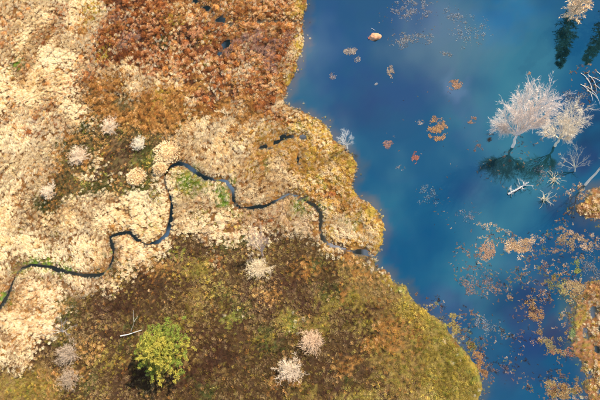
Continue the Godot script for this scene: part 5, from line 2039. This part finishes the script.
	for area in [
		[[9.14,-12.48,4.52,4.50],420,0.16],
		[[15.03,-12.28,4.17,4.00],380,0.17],
		[[13.67,-4.67,5.27,6.22],520,0.15],
		[[6.25,-3.68,1.91,4.22],260,0.20],
		[[2.23,-8.36,1.55,0.90],50,0.20],
		[[15.07,0.81,3.35,1.61],260,0.20],
		[[18.66,-16.14,3.13,2.75],240,0.18],
		[[13.57,-24.23,4.97,3.45],110,0.14],
		[[21.99,-33.87,2.00,2.88],120,0.18],
		[[17.56,-7.27,1.62,4.24],220,0.20],
		[[5.72,-18.52,3.38,2.17],70,0.10],
		[[3.52,-29.46,7.08,6.48],50,0.10],
		[[3.19,-45.03,6.31,3.82],120,0.10],
	]:
		var e: Array = area[0]
		for i in int(area[1]):
			var p := Vector2.from_angle(rng.randf() * TAU) * sqrt(rng.randf())
			var x: float = e[0] + p.x * e[2]
			var z: float = e[1] + p.y * e[3]
			if bank_at(x, z) > -.05 or middle.get_noise_2d(x * 2.0, z * 2.0) < rng.randf_range(-.35, .25):
				continue
			var f: float = area[2] * rng.randf_range(.4, 1.5)
			var col: Array = looks[tones[rng.randi() % tones.size()]][0]
			var a := rng.randf() * TAU
			bits.append_array([cos(a) * f, 0, sin(a) * f, x, 0, f, 0, 0, -sin(a) * f, 0, cos(a) * f, z, col[0], col[1], col[2], 1.0])
	var mm := MultiMesh.new()
	mm.transform_format = MultiMesh.TRANSFORM_3D
	mm.use_colors = true
	mm.mesh = tufts[1]
	mm.instance_count = bits.size() / 16
	mm.buffer = bits
	var loose := MultiMeshInstance3D.new()
	loose.name = "floating_scraps"
	loose.multimesh = mm
	loose.material_override = plant
	loose.set_meta("kind", "stuff")
	loose.set_meta("label", "tiny brown and black plant scraps scattered over the lake")
	loose.set_meta("category", "plant scraps")
	add_child(loose, true)
	for b in [
		[[-5.79,-41.57,1.19,0.81],150,[0.22,0.19,0.16],"grey tan weed mat floating alone off the rust shrub shore"],
		[[-5.17,-40.17,0.46,0.58],26,[0.21,0.20,0.19],"wispy grey weed tuft trailing from the grey tan mat"],
		[[-8.36,-38.01,0.53,0.58],34,[0.17,0.16,0.17],"small faint grey weed patch close to the golden shore"],
		[[-0.88,-37.57,0.57,1.28],80,[0.23,0.19,0.15],"upright strip of tan weed floating in open water"],
		[[-2.84,-36.33,0.38,0.28],14,[0.17,0.18,0.19],"tiny pale weed fleck beside the upright tan strip"],
		[[7.17,-35.26,1.21,0.82],140,[0.25,0.15,0.09],"rust brown weed mat shaped like a wedge"],
		[[4.37,-29.66,1.31,1.85],330,[0.26,0.15,0.07],"largest orange brown leaf mat floating on open water"],
		[[-1.67,-27.86,0.86,0.66],90,[0.20,0.12,0.10],"mauve brown weed mat off the golden point"],
		[[1.51,-25.80,0.54,1.03],100,[0.20,0.08,0.06],"dark red leaf mat, narrow and tilted"],
		[[15.82,-36.08,0.46,0.41],16,[0.23,0.17,0.13],"tiny tan weed scrap near the big pale tree"],
		[[8.83,-30.37,0.94,0.53],50,[0.18,0.12,0.09],"faint brown weed mat facing the pale tree"],
		[[2.38,-30.63,0.61,0.40],16,[0.20,0.18,0.17],"thin grey weed scrap beside the orange leaf mat"],
		[[2.26,-46.96,2.84,2.10],240,[0.15,0.16,0.18],"wide pale grey weed raft thinning out at the edges"],
		[[1.76,-42.23,3.04,1.46],190,[0.14,0.15,0.16],"ragged grey weed raft below the wide pale raft"],
		[[9.32,-42.55,2.94,2.58],110,[0.13,0.16,0.18],"sparse bluish weed raft with white flecks"],
		[[7.64,-45.10,1.75,1.76],70,[0.12,0.15,0.18],"thin bluish weed patch beside the pale raft"],
		[[6.14,-39.72,1.11,0.57],30,[0.14,0.16,0.17],"thin weed streak below the ragged raft"],
		[[20.71,-32.67,1.56,1.18],60,[0.09,0.10,0.12],"dim drowned weed behind the two pale trees"],
		[[3.24,-21.11,2.08,1.73],70,[0.09,0.13,0.16],"dim bluish weed patch in open water off the point"],
		[[7.42,-18.44,1.79,0.96],40,[0.11,0.13,0.16],"faint weed scraps above the cream tussock arc"],
		[[-0.35,-24.75,0.60,0.39],12,[0.13,0.15,0.17],"tiny weed scrap below the dark red mat"],
		[[8.51,-5.27,1.69,1.72],60,[0.08,0.11,0.13],"dim weed patch in open water off the heath"],
		[[19.76,-12.46,1.23,2.44],90,[0.10,0.11,0.12],"loose grey weed along the reedy east bank"],
		[[16.21,-22.82,1.97,1.22],60,[0.11,0.12,0.13],"dim weed between the log and the dead shrub"],
		[[7.95,-6.14,1.06,0.87],40,[0.13,0.14,0.16],"pale weed scraps off the orange shore tussocks"],
		[[18.44,-11.84,0.52,1.56],60,[0.13,0.15,0.04],"yellow green algae strip near the pink mud"],
		[[17.10,-5.15,0.50,2.10],110,[0.12,0.16,0.06],"green algae band edging the east bank"],
		[[16.11,-2.86,1.60,0.52],90,[0.20,0.09,0.06],"reddish brown weed bar hooked into the east bank"],
		[[16.52,-9.68,0.62,1.32],60,[0.17,0.16,0.05],"olive algae patch beside the pink mud"],
		[[12.18,-14.67,2.15,0.92],260,[0.30,0.20,0.11],"fine tan crumbs packed along the thick cream tussock row"],
		[[8.85,-14.22,0.99,1.85],260,[0.24,0.15,0.10],"fine brown crumbs inside the hooked tussock row"],
		[[17.90,-9.21,1.84,1.42],260,[0.26,0.19,0.09],"fine amber flecks crowded off the reedy bank"],
		[[15.27,0.81,1.98,1.11],260,[0.24,0.17,0.08],"fine amber flecks in the crowd at the foot of the bank"],
		[[13.33,-7.24,1.14,1.30],200,[0.20,0.12,0.06],"rusty flecks beside the purple mud"],
		[[4.82,-5.98,0.97,1.31],170,[0.20,0.16,0.05],"olive flecks along the upper heath shore"],
		[[7.13,-1.46,0.84,2.08],240,[0.22,0.12,0.05],"rusty flecks along the lower heath shore"],
		[[15.09,-3.60,1.62,1.46],160,[0.16,0.13,0.06],"thin olive flecks around the reddish weed bar"],
		[[18.52,-15.00,2.29,1.37],200,[0.20,0.15,0.09],"thin tan flecks between the reed islet and the straight row"],
		[[7.86,-10.25,2.37,2.02],160,[0.14,0.10,0.09],"thin rose flecks around the rose scatter"],
	]:
		var e: Array = b[0]
		var t := thing("weed_mat", b[3], "water weed", Vector3(e[0], 0, e[1]))
		var s := Shape.new()
		var made := 0
		var tries := 0
		while made < int(b[1]) * 5 and tries < 40000:
			tries += 1
			var p := Vector2(rng.randf_range(-1, 1), rng.randf_range(-1, 1))
			var d := p.length() + fine.get_noise_2d(e[0] + p.x * e[2] * .45, e[1] + p.y * e[3] * .45) * .9
			var knot := fine.get_noise_2d((e[0] + p.x * e[2]) * .9, (e[1] + p.y * e[3]) * .9)
			if p.length() > 1.0 or d > rng.randf_range(.15, 1.0) or knot < rng.randf_range(-.25, .3):
				continue
			made += 1
			var at := Vector3(p.x * e[2], rng.randf_range(.006, .03), p.y * e[3])
			var way := (toss() * Vector3(1, .25, 1)).normalized() * rng.randf_range(.02, .085)
			s.blade(at - way, at + way, Vector3(-way.z, rng.randf_range(-.02, .04), way.x) * rng.randf_range(.3, .8), Vector3.UP * .02, mottled())
		part("fronds", s.mesh(), tinted(b[2]), t)


func clouds() -> Image:
	# blue air with soft broken clouds all round
	var w := 768
	var h := 384
	var im := Image.create(w, h, false, Image.FORMAT_RGBF)
	var puffs := FastNoiseLite.new()
	puffs.seed = 4
	puffs.frequency = 1.0
	puffs.fractal_octaves = 5
	for j in h:
		var up := (.5 - (j + .5) / h) * PI
		for i in w:
			var round := (i + .5) / w * TAU
			var d := Vector3(cos(up) * sin(round), sin(up), cos(up) * cos(round))
			var c := Color(.19, .42, .72).lerp(Color(.46, .53, .62), pow(1 - clampf(d.y, 0, 1), 4.0))
			if d.y > 0:
				var p := d / (d.y + .35)
				var a := smoothstep(-.2, .55, puffs.get_noise_3d(p.x * 5.0, 0, p.z * 5.0))
				c = c.lerp(Color(1.0, .94, .98), a * .9)
			else:
				c = Color(.30, .26, .2)
			c = c * Color(.8, .8, .8)
			im.set_pixel(i, j, c)
	return im
